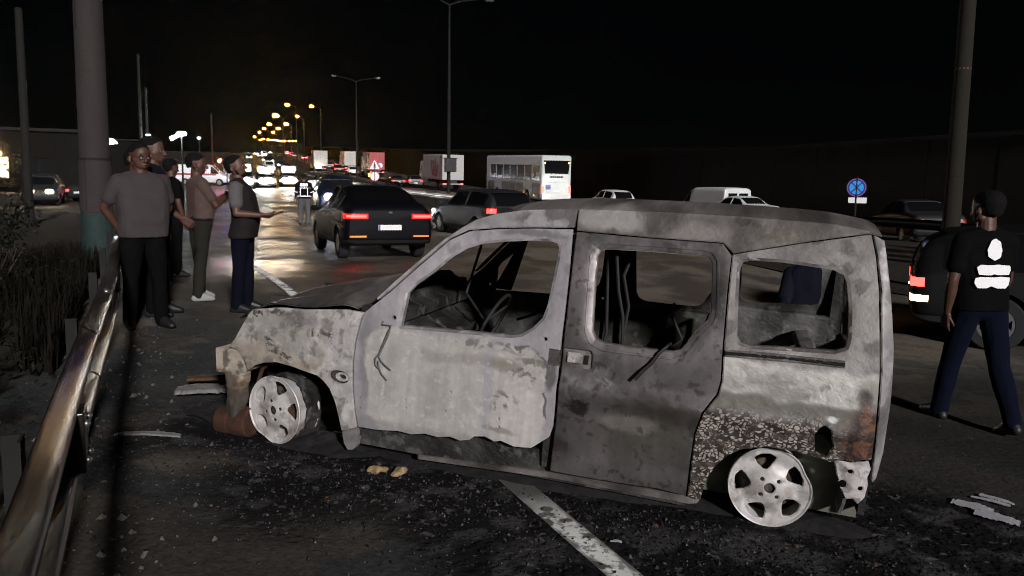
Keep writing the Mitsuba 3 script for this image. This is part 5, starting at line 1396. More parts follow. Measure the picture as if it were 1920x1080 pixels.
_x, _y = rp(66, 2.3); bp.stand('blue_beacon', 'blue flashing beacon behind the man with the phone', 'lamp', pose(float(_x), float(_y), float(zt(66, 2.3)), 0))
def building(X, Y, yaw, L, W, H, label, lit=()):
    P = Proto()
    body = box(-L / 2, L / 2, -W / 2, W / 2, -.6, H)
    wins, n = [], int(L / 2.6)
    for i in range(n):
        x = -L / 2 + 1.3 + i * 2.6
        wins.append((x, box(x - .7, x + .7, -W / 2 - .1, -W / 2 + .16, .9, 2.3)))
    for x, w in wins: body = body - w
    P.add('wall', body, 'plaster'); P.add('roof', box(-L / 2 - .3, L / 2 + .3, -W / 2 - .3, W / 2 + .3, H, H + .22), 'post_steel')
    for i, (x, w) in enumerate(wins):
        q = P.add('window', box(x - .7, x + .7, -W / 2 + .10, -W / 2 + .13, .9, 2.3), 'lens_clear' if i in lit else 'glass_dark', em=(1.6, 1.25, .8) if i in lit else None, w=.2)
        P.add(q + '__frame', box(x - .03, x + .03, -W / 2 + .06, -W / 2 + .16, .9, 2.3), 'post_steel')
    for i in lit[:2]:
        P.add('wall_lamp', hullof([(wins[i][0] - .2, -W / 2 - .18, 2.55, .15), (wins[i][0] + .2, -W / 2 - .18, 2.55, .15)], 10), 'lens_clear', True, em=(12, 7.5, 3.2), w=.5)
    return P.stand('low_building', label, 'building', pose(X, Y, gz(X, Y), yaw))
building(-38.5, 62.0, 25, 12, 7, 4.2, 'low pale building far left with warm lamps on its front', (1, 2, 4))
building(-62, 120, 20, 16, 8, 4.5, 'second low building farther off behind the poles', (3,))
# bush lit by the building lamps, and the dark growth behind the guardrail
def leaf_cloud(n, rx, ry, rz, size, rng, z0=0.0, flat_=.0):
    """many small leaf quads spread through a volume in clumps"""
    cl = rng.normal(size=(max(5, n // 90), 3)) * [rx * .5, ry * .5, rz * .35] + [0, 0, rz * .55]
    c = cl[rng.integers(0, len(cl), n)] + rng.normal(size=(n, 3)) * [rx * .2, ry * .2, rz * .17]
    c[:, 2] = np.abs(c[:, 2]) + z0
    a = rng.normal(size=(n, 3)); a /= np.linalg.norm(a, axis=1, keepdims=True)
    b = np.cross(a, rng.normal(size=(n, 3))); b /= np.linalg.norm(b, axis=1, keepdims=True)
    s = size * (.6 + .8 * rng.random((n, 1)))
    v = np.stack([c - a * s, c + b * s * .42, c + a * s, c - b * s * .42], 1).reshape(-1, 3)
    i = np.arange(n) * 4
    return v, np.vstack([np.c_[i, i + 1, i + 2], np.c_[i, i + 2, i + 3]])
def blades(n, pts_fn, h, rng):
    x, y = pts_fn(n)
    z = np.array([gz(a, b) for a, b in zip(x, y)])
    hh = h * (.45 + .9 * rng.random(n)); an = rng.random(n) * 2 * np.pi; ln = hh * .5 * rng.random(n); w = .006 + .006 * rng.random(n)
    p0 = np.stack([x, y, z - .03], -1); dirn = np.stack([np.cos(an), np.sin(an), 0 * an], -1); side = np.stack([-np.sin(an), np.cos(an), 0 * an], -1) * w[:, None]
    p1 = p0 + dirn * (ln * .35)[:, None] + np.array([0, 0, 1]) * (hh * .6)[:, None]; p2 = p0 + dirn * ln[:, None] + np.array([0, 0, 1]) * hh[:, None]
    v = np.stack([p0 - side, p0 + side, p1 - side * .8, p1 + side * .8, p2], 1).reshape(-1, 3); i = np.arange(n) * 5
    return v, np.vstack([np.c_[i, i + 1, i + 3], np.c_[i, i + 3, i + 2], np.c_[i + 2, i + 3, i + 4]])
def vergepts(n):
    t = RNG.uniform(-3.5, 16, n * 2) ; o = -2.35 - 4.5 * RNG.random(n * 2) ** 1.5
    keep = meshkit.fbm(np.stack([t * .9, o * 1.2, t * 0], -1), 3) > .44
    t, o = t[keep][:n], o[keep][:n]; return rp(t, o)
_vx, _vy = vergepts(9000)
lab(put('dry_grass', blades(len(_vx), lambda n: (_vx, _vy), .42, RNG), 'grass_dry', smooth=False), 'dark dry grass growing behind the guardrail', 'grass', kind='stuff')
for i, (t, o, s) in enumerate(((2.2, -3.3, .75), (4.6, -3.6, .9), (6.8, -3.2, .8), (.4, -3.0, .55), (9.0, -4.4, 1.1), (12, -5.2, 1.2))):
    X, Y = rp(t, o); P = Proto()
    P.add('stem', cat(*[tube(np.array([[0, 0, -.1], [.12 * math.cos(q) * s, .12 * math.sin(q) * s, .35 * s], [.34 * math.cos(q + .4) * s, .34 * math.sin(q + .4) * s, .75 * s]]), [.014, .010, .005], 5) for q in np.arange(7) * .9]), 'twig')
    P.add('leaves', leaf_cloud(1500, .8 * s, .8 * s, .9 * s, .035, RNG), 'leaf_dark')
    P.stand('roadside_bush', ['low dark bush nearest the camera behind the guardrail', 'dark bush behind the middle of the guardrail', 'dark bush behind the guardrail just before the concrete pole', 'small dark bush at the left picture edge behind the guardrail', 'dark bush beside the foot of the concrete pole', 'taller dark bush beyond the concrete pole'][i] if i != 3 else 'small dark bush at the left picture edge behind the guardrail', 'bush', pose(float(X), float(Y), float(zt(t, o)), i * 50))
X, Y = -35.5, 57.0
P = Proto(); P.add('stem', tube([[0, 0, -.2], [.1, 0, .8], [0, .1, 1.5]], [.09, .07, .04], 8), 'twig'); P.add('leaves', leaf_cloud(1800, 1.3, 1.3, 1.9, .08, RNG, .4), 'leaf_warm')
P.stand('garden_bush', 'bush glowing under the warm lamps of the low building', 'bush', pose(X, Y, gz(X, Y), 0))
# ------------------------------------------------------------------ people
def skin(name, rgb): return tinted(name, rgb, .12, 40, rough=.55)
skin('skin_warm', (.078, .035, .023)); skin('skin_tan', (.095, .046, .032)); skin('skin_pale', (.27, .17, .13))
tinted('hair_black', (.006, .0055, .0055), .4, 60, rough=.9, spec=.15); tinted('hair_grey', (.045, .042, .042), .4, 60, rough=.6)
def cloth(name, rgb, amp=.14, sc=14):
    c = mi.Color3f(rgb)
    return varied(name, lambda p, n, uv: c * (1 + 2 * amp * (fbm(p.x * sc, p.y * sc, p.z * sc, 3) - .5)) * (.9 + .2 * cell_rand(p.x * 260, p.y * 260, p.z * 260)), rough=.95, spec=.05, bump=lambda p, n, uv: .010 * fbm(p.x * 13, p.y * 13, p.z * 8, 3), bump_eps=4e-3)
cloth('cloth_greymauve', (.060, .051, .052)); cloth('cloth_navy', (.010, .011, .018)); cloth('cloth_pink', (.095, .064, .056)); cloth('cloth_vest', (.020, .017, .0175)); cloth('cloth_lightgrey', (.105, .098, .098))
cloth('cloth_black', (.0045, .0045, .005)); cloth('cloth_darkblue', (.005, .0055, .011)); cloth('cloth_olive', (.022, .021, .017)); cloth('cloth_jean', (.0045, .006, .014)); cloth('cloth_trouser_grey', (.075, .075, .082))
plain('shoe_black', (.012, .012, .012), .5); plain('shoe_white', (.30, .30, .30), .7); plain('eye_white', (.35, .33, .31), .3); plain('lip', (.17, .075, .06), .5); plain('phone_black', (.01, .01, .01), .2)

def soft(m, L=.022, it=8, wr=0.0, sc=9, seed=0, amp2=0.0):
    v, f = arr(m.refine_to_length(L))
    t = trimesh.Trimesh(v, f, process=False)
    trimesh.smoothing.filter_taubin(t, lamb=.5, nu=.53, iterations=it)
    v = np.array(t.vertices)
    if wr:
        n = t.vertex_normals
        q = v * np.array([sc, sc, sc * .55])
        v = v + n * (wr * 2 * (meshkit.fbm(q, 3, seed) - .5))[:, None]
    return v, f

def rotz(p, a, c=(0, 0)):
    a = math.radians(a); x, y = p[0] - c[0], p[1] - c[1]
    return (c[0] + x * math.cos(a) - y * math.sin(a), c[1] + x * math.sin(a) + y * math.cos(a)) + tuple(p[2:])

def limb_dir(fwd, out, side):
    """unit direction of a limb that hangs down, swung fwd degrees to the front and out degrees sideways"""
    a, b = math.radians(fwd), math.radians(out)
    return np.array([math.sin(a) * math.cos(b), side * math.sin(b), -math.cos(a) * math.cos(b)])

def hand(w, d, side, palm_in, curl=35, s=1.0):
    """palm and five bent fingers from the wrist w along d; palm_in = the way the palm faces"""
    d = d / np.linalg.norm(d); n = palm_in - d * np.dot(palm_in, d); n /= np.linalg.norm(n); a = np.cross(d, n) * side
    P_ = lambda x, y, z: w + s * (d * x + a * y + n * z)
    out = [Manifold.batch_hull([Manifold.sphere(r * s, 10).translate(list(P_(*q))) for *q, r in ((.0, -.018, 0, .019), (.0, .018, 0, .019), (.085, -.032, 0, .014), (.088, .030, 0, .014))])]
    c = math.radians(curl)
    for y, l in ((.031, .068), (.010, .078), (-.011, .073), (-.031, .057)):
        p0 = np.array([.085, y, 0]); p1 = p0 + l * .45 * np.array([math.cos(c * .5), 0, math.sin(c * .5)]); p2 = p1 + l * .32 * np.array([math.cos(c * 1.3), 0, math.sin(c * 1.3)]); p3 = p2 + l * .26 * np.array([math.cos(c * 2.0), 0, math.sin(c * 2.0)])
        ch = [(p0, .0095), (p1, .0088), (p2, .0082), (p3, .0072)]
        out += chain([tuple(P_(*q)) + (r * s,) for q, r in ch], 8)
    th = [((.022, .030, .004), .014), ((.052, .052, .018), .011), ((.080, .056, .032), .009)]
    out += chain([tuple(P_(*q)) + (r * s,) for q, r in th], 8)
    return out

def person(h=1.75, build=1.0, belly=0.0, head_yaw=0, head_pitch=0, lean=0, arms=None, legs=None, mats=None, sleeve=.62, hair='short', tuck=False, vest=None, beard=False, hem=.90, longsleeve=False, detail=True, extra=None, glasses=False):
    """a standing person facing +x; arms: per side (upper fwd, out, elbow bend, forearm inward turn, curl); legs: per side (thigh fwd, out, knee bend)"""
    P = Proto(); b = build
    lx = lambda z: math.tan(math.radians(lean)) * (z - .95)
    arms = arms or {1: (4, 9, 14, 4, 35), -1: (4, 9, 14, 4, 35)}
    legs = legs or {1: (2, 3, 4), -1: (0, 3, 3)}
    body, trous, shoes, sleeves = [], [], [], []
    pel = (0, 0, .95)
    lowest = 9
    feet = {}
    for s in (1, -1):
        tf, to, kb = legs[s][:3]
        hip = np.array([0, s * .095, .925]); d1 = limb_dir(tf, to, s); knee = hip + .435 * d1
        d2 = limb_dir(tf - kb, to * .4, s); ank = knee + .42 * d2
        feet[s] = (hip, knee, ank, legs[s][3] if len(legs[s]) > 3 else 8, legs[s][4] if len(legs[s]) > 4 else 0)
        lowest = min(lowest, ank[2] - .075)
    for s in (1, -1):
        hip, knee, ank, toe, pitch_ = feet[s]
        body += chain([(*hip, .085 * b), (*(hip * .5 + knee * .5), .074 * b), (*knee, .054), (*(knee * .6 + ank * .4 + np.array([-.015, 0, 0])), .055), (*ank, .038)])
        trous += chain([(*hip, .108 * b), (*(hip * .5 + knee * .5), .092 * b), (*knee, .073), (*(knee * .5 + ank * .5), .070), (ank[0], ank[1], ank[2] + .0, .062)])
        td = np.array([math.cos(math.radians(toe)), s * math.sin(math.radians(toe)), math.sin(math.radians(-pitch_))])
        a0 = ank + np.array([-.045, 0, -.040]) ; t0 = ank + td * .17 + np.array([0, 0, -.050])
        sh = Manifold.batch_hull([Manifold.sphere(r, 12).translate(list(q)) for q, r in ((a0, .038), (ank + np.array([0, 0, .01]), .046), (ank + td * .09 + np.array([0, 0, -.03]), .045), (t0 + np.array([0, .012, 0]), .027), (t0 - np.array([0, .012, 0]), .027))])
        shoes.append(sh); body += [hullof([(*ank, .036), (*(ank + td * .12 + np.array([0, 0, -.045])), .022)])]
    T_ = lambda x, y, z, r: (x + lx(z), y, z, r)
    torso = [hullof([T_(0, s * .085 * b, .955, .105 * b) for s in (1, -1)] + [T_(belly * .5, s * .09 * b, 1.08, .105 * b) for s in (1, -1)]),
             hullof([T_(belly, s * .085 * b, 1.06, .105 * b) for s in (1, -1)] + [T_(.01, s * .105 * b, 1.26, .105 * b) for s in (1, -1)]),
             hullof([T_(.01, s * .105 * b, 1.26, .105 * b) for s in (1, -1)] + [T_(-.005, s * .125 * b, 1.39, .078) for s in (1, -1)] + [T_(-.02, 0, 1.42, .085)]),
             hullof([T_(-.02, s * .165 * b, 1.405, .058) for s in (1, -1)] + [T_(-.025, 0, 1.455, .062)])]
    fat = [hullof([(*[q for q in (x, y, z)], r) for x, y, z, r in []]) ] if False else []
    shirt = [hullof([T_(.0 + .2 * belly, s * .095 * b, hem + .02, .122 * b) for s in (1, -1)] + [T_(belly * .7, s * .095 * b, 1.06, .122 * b) for s in (1, -1)]),
             hullof([T_(belly * .9, s * .09 * b, 1.05, .122 * b) for s in (1, -1)] + [T_(.01, s * .11 * b, 1.26, .120 * b) for s in (1, -1)]),
             hullof([T_(.01, s * .11 * b, 1.26, .120 * b) for s in (1, -1)] + [T_(-.005, s * .13 * b, 1.39, .088) for s in (1, -1)] + [T_(-.02, 0, 1.42, .094)]),
             hullof([T_(-.02, s * .170 * b, 1.405, .068) for s in (1, -1)] + [T_(-.025, 0, 1.462, .066)])]
    body += torso
    hands = {}
    for s in (1, -1):
        uf, uo, eb, inn, curl = arms[s][:5]
        sh = np.array([-.02 + lx(1.4), s * .185 * b, 1.40]); d1 = limb_dir(uf, uo, s); el = sh + .29 * d1
        d2 = limb_dir(uf + eb, 0, s); d2 = d2 + np.array([0, -s * math.tan(math.radians(inn)), 0]); d2 /= np.linalg.norm(d2)
        wr = el + .255 * d2
        body += chain([(*sh, .058 * b), (*(sh * .5 + el * .5), .050 * b), (*el, .040), (*(el * .65 + wr * .35), .041), (*wr, .026)])
        if detail:
            body += hand(wr + d2 * .01, d2, s, arms[s][5] if len(arms[s]) > 5 else np.array([0, -s, .15]), curl)
        else:
            body += chain([(*wr, .03), (*(wr + d2 * .10), .036), (*(wr + d2 * .16), .022)])
        hands[s] = (sh, el, wr, d2)
        e2 = sh + (el - sh) * sleeve
        if longsleeve:
            sleeves += chain([(*sh, .075 * b), (*(sh * .5 + el * .5), .068 * b), (*el, .060), (*(el * .2 + wr * .8), .052)])
        else:
            sleeves += chain([(*sh, .075 * b), (*(sh * .5 + e2 * .5), .073 * b), (*e2, .072 * b)])
    # head
    c0 = np.array([-.02 + lx(1.5), 0, 1.50])
    def Hd(p, r):
        x, y, z = p
        a = math.radians(-head_pitch); x, z = x * math.cos(a) - z * math.sin(a), x * math.sin(a) + z * math.cos(a)
        a = math.radians(head_yaw); x, y = x * math.cos(a) - y * math.sin(a), x * math.sin(a) + y * math.cos(a)
        return (c0[0] + 1.08 * x, c0[1] + 1.08 * y, c0[2] + 1.06 * z, r * 1.08)
    neck = chain([T_(-.025, 0, 1.42, .068), Hd((.0, 0, .06), .058)])
    cran = [hullof([Hd((-.028, 0, .165), .082), Hd((.030, 0, .168), .072), Hd((.012, 0, .185), .066), Hd((.045, .022, .115), .046), Hd((.045, -.022, .115), .046)])]
    face = [hullof([Hd((.030, s * .035, .105), .045) for s in (1, -1)] + [Hd((.040, s * .026, .055), .030) for s in (1, -1)] + [Hd((.068, 0, .042), .022), Hd((.066, 0, .10), .034)])]
    jaw = [hullof([Hd((.0, s * .048, .07), .028) for s in (1, -1)] + [Hd((.06, 0, .045), .025)])]
    nose = chain([Hd((.098, 0, .125), .011), Hd((.118, 0, .092), .0135)], 10) + [hullof([Hd((.106, s * .012, .086), .010) for s in (1, -1)] + [Hd((.118, 0, .09), .012)])]
    brow = [hullof([Hd((.086, s * .036, .138), .012) for s in (1, -1)] + [Hd((.094, 0, .136), .012)])]
    ears = [hullof([Hd((-.008, s * .084, .125), .014), Hd((-.016, s * .090, .105), .016), Hd((-.004, s * .084, .085), .010)], 10) for s in (1, -1)]
    lips = [hullof([Hd((.092, s * .018, .062), .006) for s in (1, -1)] + [Hd((.099, 0, .062), .008)], 10)]
    body += neck + cran + face + jaw + nose + brow + ears
    skinm, shirtm, trousm, shoem, hairm = mats
    z0 = lowest
    fin = lambda vf: (vf[0] * (h / 1.75) + np.array([0, 0, -z0 * h / 1.75]), vf[1])
    P.add('body', fin(soft(union(body), .016 if detail else .03, 4)), skinm, True)
    nrm = np.array(Hd((-.60, 0, .80), 0)[:3]) - c0; p0 = np.array(Hd((.056, 0, .196), 0)[:3]); nrm /= np.linalg.norm(nrm)
    # the skull's own shape shifted up and back: it thins out to nothing at the hair line
    hz = hullof([Hd((-.028, 0, .165), .084), Hd((.030, 0, .168), .074), Hd((.012, 0, .185), .068), Hd((-.036, 0, .120), .066)]).translate((nrm * .010).tolist())
    hv, hf = arr(hz.refine_to_length(.012))
    hz = man(hv + (nrm * .007)[None] * (meshkit.noise(hv * 120, 5)[:, None] - .3), hf).trim_by_plane(nrm.tolist(), float(np.dot(nrm, p0)) - .004)
    P.add('hair', fin(arr(hz)), hairm, 60)
    if beard:
        bz = hullof([Hd((.012, s * .046, .075), .030) for s in (1, -1)] + [Hd((.066, 0, .038), .028), Hd((.05, 0, .03), .028)])
        P.add('beard', fin(soft(bz, .014, 2, .003, 70)), hairm, True)
    if detail:
        for s in (1, -1):
            P.add('eye', fin(arr(Manifold.sphere(.0105, 10).translate(list(Hd((.083, s * .030, .120), 0)[:3])))), 'eye_white', True)
            P.add('eyebrow', fin(arr(hullof([Hd((.094, s * .018, .143), .005), Hd((.090, s * .040, .147), .005)], 8))), hairm, True)
        P.add('mouth', fin(arr(union(lips))), 'lip', True)
        if glasses:
            gl = []
            for s in (1, -1):
                g = np.linspace(0, 2 * np.pi, 19)
                gl.append(tube(np.array([Hd((.104, s * .032 + .024 * math.cos(q), .122 + .018 * math.sin(q)), 0)[:3] for q in g]), .0022, 5))
                gl.append(tube(np.array([Hd((.102, s * .055, .125), 0)[:3], Hd((.0, s * .082, .128), 0)[:3]]), .002, 5))
            P.add('glasses', fin(cat(*gl)), 'phone_black')
    cut = lambda m, z: m.trim_by_plane([0, 0, 1], z)
    if tuck:
        sm = cut(union(shirt + sleeves), .975); tr = union(trous + [hullof([T_(.2 * belly, s * .088 * b, .93, .122 * b) for s in (1, -1)] + [T_(.3 * belly, s * .088 * b, .985, .118 * b) for s in (1, -1)])])
    else:
        sm = cut(union(shirt), hem) + union(sleeves); tr = union(trous + [hullof([T_(0, s * .085 * b, .92, .104 * b) for s in (1, -1)] + [T_(0, s * .085 * b, .95, .098 * b) for s in (1, -1)])])
    if vest is None:
        P.add('shirt', fin(soft(sm, .02, 5, .009, 8, 1)), shirtm, True)
    else:
        P.add('shirt', fin(soft(union([m.scale([1, 1, 1]) for m in [hullof([T_(.0, s * .10 * b, 1.2, .10 * b) for s in (1, -1)] + [T_(-.02, 0, 1.44, .075)])]] + sleeves), .02, 5, .007, 8, 1)), shirtm, True)
        vs = [hullof([T_(.2 * belly, s * .10 * b, hem - .03, .135 * b) for s in (1, -1)] + [T_(belly, s * .10 * b, 1.06, .132 * b) for s in (1, -1)]), hullof([T_(belly, s * .10 * b, 1.06, .132 * b) for s in (1, -1)] + [T_(.01, s * .105 * b, 1.30, .122 * b) for s in (1, -1)]),
              hullof([T_(.01, s * .105 * b, 1.30, .122 * b) for s in (1, -1)] + [T_(-.015, s * .110 * b, 1.415, .070) for s in (1, -1)] + [T_(-.03, 0, 1.475, .062)])]
        P.add('vest', fin(soft(cut(union(vs), hem - .06), .02, 5, .010, 8, 2)), vest, True)
    P.add('trousers', fin(soft(tr, .022, 5, .011, 9, 3)), trousm, True)
    if tuck:
        g = np.linspace(0, 2 * np.pi, 41)
        v, f = lathe([(.0, 0)], 3) if False else tube(np.array([[lx(.98) + .25 * belly + (.128 * b + .004) * math.cos(q), (.128 + .088) * b * math.sin(q), .985] for q in g]), .016, 6)
        P.add('belt', fin((v, f)), 'shoe_black')
    for sh in shoes:
        zmin = sh.bounding_box()[2]
        P.add('shoe', fin(soft(sh, .02, 3)), shoem, True)
    P.joints = (hands, lambda q: np.asarray(q) * (h / 1.75) + np.array([0, 0, -z0 * h / 1.75]), feet, Hd)
    return P

def stand(P, name, label, X, Y, yaw, dz=0.0, group=None):
    return P.stand(name, label, 'person', pose(X, Y, gz(X, Y) + dz, yaw), group)
UPV = np.array([0, 0, 1.])
# man in a greyish shirt, back half turned, looking over his shoulder at the camera
m = person(1.70, 1.08, .035, head_yaw=6, arms={1: (-24, 20, 16, 34, 40), -1: (-24, 22, 16, 34, 40)}, legs={1: (2, 4, 3, 14), -1: (-3, 4, 3, 14)}, mats=('skin_warm', 'cloth_greymauve', 'cloth_black', 'shoe_black', 'hair_black'), hem=.88, glasses=True)
stand(m, 'person', 'man in a pale grey shirt, hands behind his back, standing at the guardrail', -3.44, 7.70, -46)
m = person(1.79, 1.0, .02, head_yaw=-12, arms={1: (2, 8, 10, 4, 35), -1: (14, 6, 40, 14, 40)}, legs={1: (3, 3, 4), -1: (-2, 3, 3)}, mats=('skin_tan', 'cloth_navy', 'cloth_black', 'shoe_black', 'hair_black'), hem=.88, sleeve=.7)
stand(m, 'person', 'tall man in a dark shirt in profile, right behind the man at the guardrail', -3.62, 8.42, 16)
m = person(1.68, .98, .03, head_yaw=-20, arms={1: (26, 6, 92, 46, 50), -1: (30, 8, 88, 40, 50)}, legs={1: (4, 4, 4, 10), -1: (-5, 3, 2, 10)}, mats=('skin_warm', 'cloth_pink', 'cloth_olive', 'shoe_white', 'hair_black'), tuck=True)
stand(m, 'person', 'man in a pinkish shirt and belt with folded arms and white-soled shoes', -3.64, 9.62, 40)
m = person(1.68, 1.06, .05, head_yaw=-10, head_pitch=-16, arms={1: (-2, 10, 88, 22, 45, np.array([0, -.3, 1.])), -1: (4, 16, 82, 10, 45, np.array([0, .5, 1.]))}, legs={1: (3, 3, 4), -1: (-2, 3, 3)}, mats=('skin_tan', 'cloth_lightgrey', 'cloth_darkblue', 'shoe_black', 'hair_black'), vest='cloth_vest', beard=True, hem=.90)
hands, fx, feet, Hd = m.joints
k = stand(m, 'person', 'man in a dark vest over a light shirt looking at the phone in his hands', -2.95, 9.02, 6)
w = fx(hands[-1][2] * .5 + hands[1][2] * .5 + (hands[-1][3] + hands[1][3]) * .075)
put('phone', box(-.075, .075, -.038, .038, -.005, .005, .004), 'phone_black', 30, M=pose(-2.95, 9.02, gz(-2.95, 9.02), 6) @ pose(*(w + np.array([.02, -.01, .02])), 0, 24, 0))
lab('phone', 'dark phone held by the man in the vest', 'phone')
m = person(1.66, .95, .0, head_yaw=-40, mats=('skin_warm', 'cloth_lightgrey', 'cloth_black', 'shoe_black', 'hair_black'), detail=False)
stand(m, 'person', 'man almost hidden behind the man at the guardrail, only his ear showing', -4.20, 9.3, 60)
m = person(1.66, 1.0, .0, head_yaw=20, mats=('skin_warm', 'cloth_black', 'cloth_black', 'shoe_black', 'hair_black'), detail=False)
stand(m, 'person', 'figure in black between the tall man and the man in the pinkish shirt', -4.87, 11.9, 40)
# police officer in a reflective jacket, from behind
m = person(1.78, 1.06, .03, arms={1: (4, 14, 22, 2, 35), -1: (8, 16, 50, 10, 35)}, legs={1: (2, 4, 3), -1: (-2, 4, 3)}, mats=('skin_tan', 'cloth_black', 'cloth_trouser_grey', 'shoe_black', 'hair_black'), longsleeve=True, hem=.90, detail=False)
hands, fx, feet, Hd = m.joints
sc_ = lambda q: fx(np.array(q))
def band(P, name, ptsA, r, mat='reflective_white'):
    P.add(name, tube(np.array([sc_(q) for q in ptsA]), r, 8), mat, 50)
ringp = lambda z, rx, ry, n=33: [(rx * math.cos(q) + .01, ry * math.sin(q), z) for q in np.linspace(0, 2 * np.pi, n)]
band(m, 'reflective_band', ringp(.985, .135, .232), .020); band(m, 'reflective_band', ringp(1.27, .128, .240), .018)
for s in (1, -1):
    band(m, 'reflective_band', [(-.128, s * .12, z) for z in (.985, 1.08, 1.18, 1.27)], .018)
    sh, el, wr, d2 = hands[s]
    for fr in (.62,):
        c_ = sh + (el - sh) * .95; ax = (el - sh) / np.linalg.norm(el - sh); a_ = np.cross(ax, [1, 0, 0]); a_ /= np.linalg.norm(a_); b_ = np.cross(ax, a_)
        band(m, 'reflective_band', [tuple(c_ + .062 * (a_ * math.cos(q) + b_ * math.sin(q))) for q in np.linspace(0, 2 * np.pi, 17)], .016)
pl = lumpy(box(-.142, -.118, -.13, .13, 1.325, 1.435, .008), .002, 9, 1, .03); m.add('back_panel', fx(pl[0]) if False else (np.array([sc_(q) for q in pl[0]]), pl[1]), 'reflective_white', 30)
m.add('radio', (lambda vf: (np.array([sc_(q) for q in vf[0]]), vf[1]))(arr(box(-.05, .03, .22, .26, .86, 1.0, .01))), 'phone_black', 30)
stand(m, 'person', 'police officer in a dark jacket with white reflective bands, standing on the wet road', -7.45, 29.6, 104)
# the walking officer on the right, white print on his back
m = person(1.76, .95, .02, head_yaw=14, lean=3, arms={1: (-2, 12, 16, 4, 40), -1: (12, 12, 12, 4, 40)}, legs={1: (17, 2, 5, 6, -6), -1: (-13, 2, 13, 6, 18)}, mats=('skin_warm', 'cloth_black', 'cloth_jean', 'shoe_black', 'hair_black'), hem=.90)
hands, fx, feet, Hd = m.joints
def on_back(cs, z0, th=.006, off=-.113, name='back_print', label=None):
    v, f = arr(cs.extrude(th).refine_to_length(.03))
    y, z = v[:, 0], v[:, 1] + z0
    x = off - .012 - .16 * np.clip(1.42 - z, 0, .3) * .0 + .16 * y ** 2 * 3.0 - v[:, 2] + np.tan(math.radians(3)) * (z - .95)
    m.add(name, (np.array([sc_(q) for q in np.stack([x, y, z], -1)]), f), 'reflective_white', 30)
sc_ = lambda q: fx(np.array(q))
on_back(smooth_poly([(.0, -.075), (.050, -.045), (.058, .005), (.030, .070), (.0, .085), (-.040, .060), (-.055, .0), (-.045, -.05)], .012), 1.345, name='emblem')
on_back(smooth_poly([(-.125, .030), (-.132, .0), (-.118, -.036), (-.02, -.036), (.0, -.030), (.02, -.038), (.112, -.036), (.128, .018), (.10, .036), (.02, .034), (-.03, .038)], .006), 1.205)
on_back(smooth_poly([(-.128, .032), (-.120, -.02), (-.095, -.046), (-.03, -.046), (.02, -.030), (.05, -.044), (.118, -.044), (.142, -.010), (.138, .026), (.10, .036), (.0, .034), (-.06, .038)], .006), 1.118)
stand(m, 'person', 'officer walking away on the right in a black shirt with white print on the back', 3.46, 6.05, 96)
m = person(1.74, 1.0, .02, head_yaw=10, arms={1: (38, 8, 40, 10, 40), -1: (38, 8, 40, 10, 40)}, legs={1: (84, 8, 118), -1: (78, 8, 116)}, mats=('skin_warm', 'cloth_navy', 'cloth_black', 'shoe_black', 'hair_black'), longsleeve=True)
stand(m, 'person', 'person in dark clothes crouching behind the burnt van, seen through its rear window', 2.62, 7.15, -115)
# ------------------------------------------------------------------ litter of the fire on the road
def ground_pose(X, Y, yaw=0, dz=0, pitch=0, roll=0): return pose(X, Y, gz(X, Y) + dz, yaw, pitch, roll)
def chips(n, where, lo, hi, rng, flat=.5):
    """angular fragments, each a squashed irregular octahedron"""
    X, Y = where(n)
    n = len(X)
    Z = np.array([gz(a, b) for a, b in zip(X, Y)])
    s = lo * (hi / lo) ** (rng.random(n) ** 2.2)
    base = np.array([[1, 0, 0], [-1, 0, 0], [0, 1, 0], [0, -1, 0], [0, 0, 1], [0, 0, -1.]])
    v = base[None] * (.5 + .8 * rng.random((n, 6, 1))) * s[:, None, None] * np.array([1, .7, flat])
    a = rng.random(n) * 2 * np.pi; c, sn = np.cos(a)[:, None], np.sin(a)[:, None]; tl = rng.normal(size=(n, 1)) * .4
    x, y, z = v[..., 0], v[..., 1], v[..., 2]
    z2 = z + x * tl
    v = np.stack([x * c - y * sn + X[:, None], x * sn + y * c + Y[:, None], z2 + Z[:, None] + s[:, None] * .15], -1).reshape(-1, 3)
    f = np.array([[0, 2, 4], [2, 1, 4], [1, 3, 4], [3, 0, 4], [2, 0, 5], [1, 2, 5], [3, 1, 5], [0, 3, 5]])
    return v, (f[None] + (np.arange(n) * 6)[:, None, None]).reshape(-1, 3)
def near_van(n, sx=1.9, sy=.62, cx=-.1, cy=4.1):
    a, b = RNG.normal(size=n) * sx, RNG.normal(size=n) * sy
    b = np.where(RNG.random(n) < .7, -np.abs(b), b * .8)
    return cx + a * .961 + b * .276, cy - a * .276 * 1.0 + b * .961
plain('chip_black', (.012, .011, .012), .55); tinted('chip_ash', (.10, .097, .097), .5, 40, rough=.9); tinted('chip_rust', (.07, .040, .022), .5, 40, rough=.9); tinted('chip_stone', (.10, .09, .078), .5, 40, rough=.9)
lab(put('burnt_litter', chips(8000, near_van, .003, .016, RNG, .8), 'chip_black'), 'black charred crumbs strewn round the burnt van', 'debris', kind='stuff')
lab(put('ash_litter', chips(1100, near_van, .002, .007, RNG, .7), 'chip_ash'), 'pale ash flakes strewn round the burnt van', 'debris', kind='stuff')
lab(put('rust_litter', chips(260, lambda n: near_van(n, 1.6, .5), .004, .022, RNG), 'chip_rust'), 'rusty brown crumbs strewn round the burnt van', 'debris', kind='stuff')
def fore(n):
    t = RNG.uniform(-3.4, 5, n); o = RNG.uniform(-2.2, 4.5, n); return rp(t, o)
lab(put('road_grit', chips(2600, fore, .002, .008, RNG, .7), 'chip_stone'), 'fine grit and small stones on the road surface', 'grit', kind='stuff')
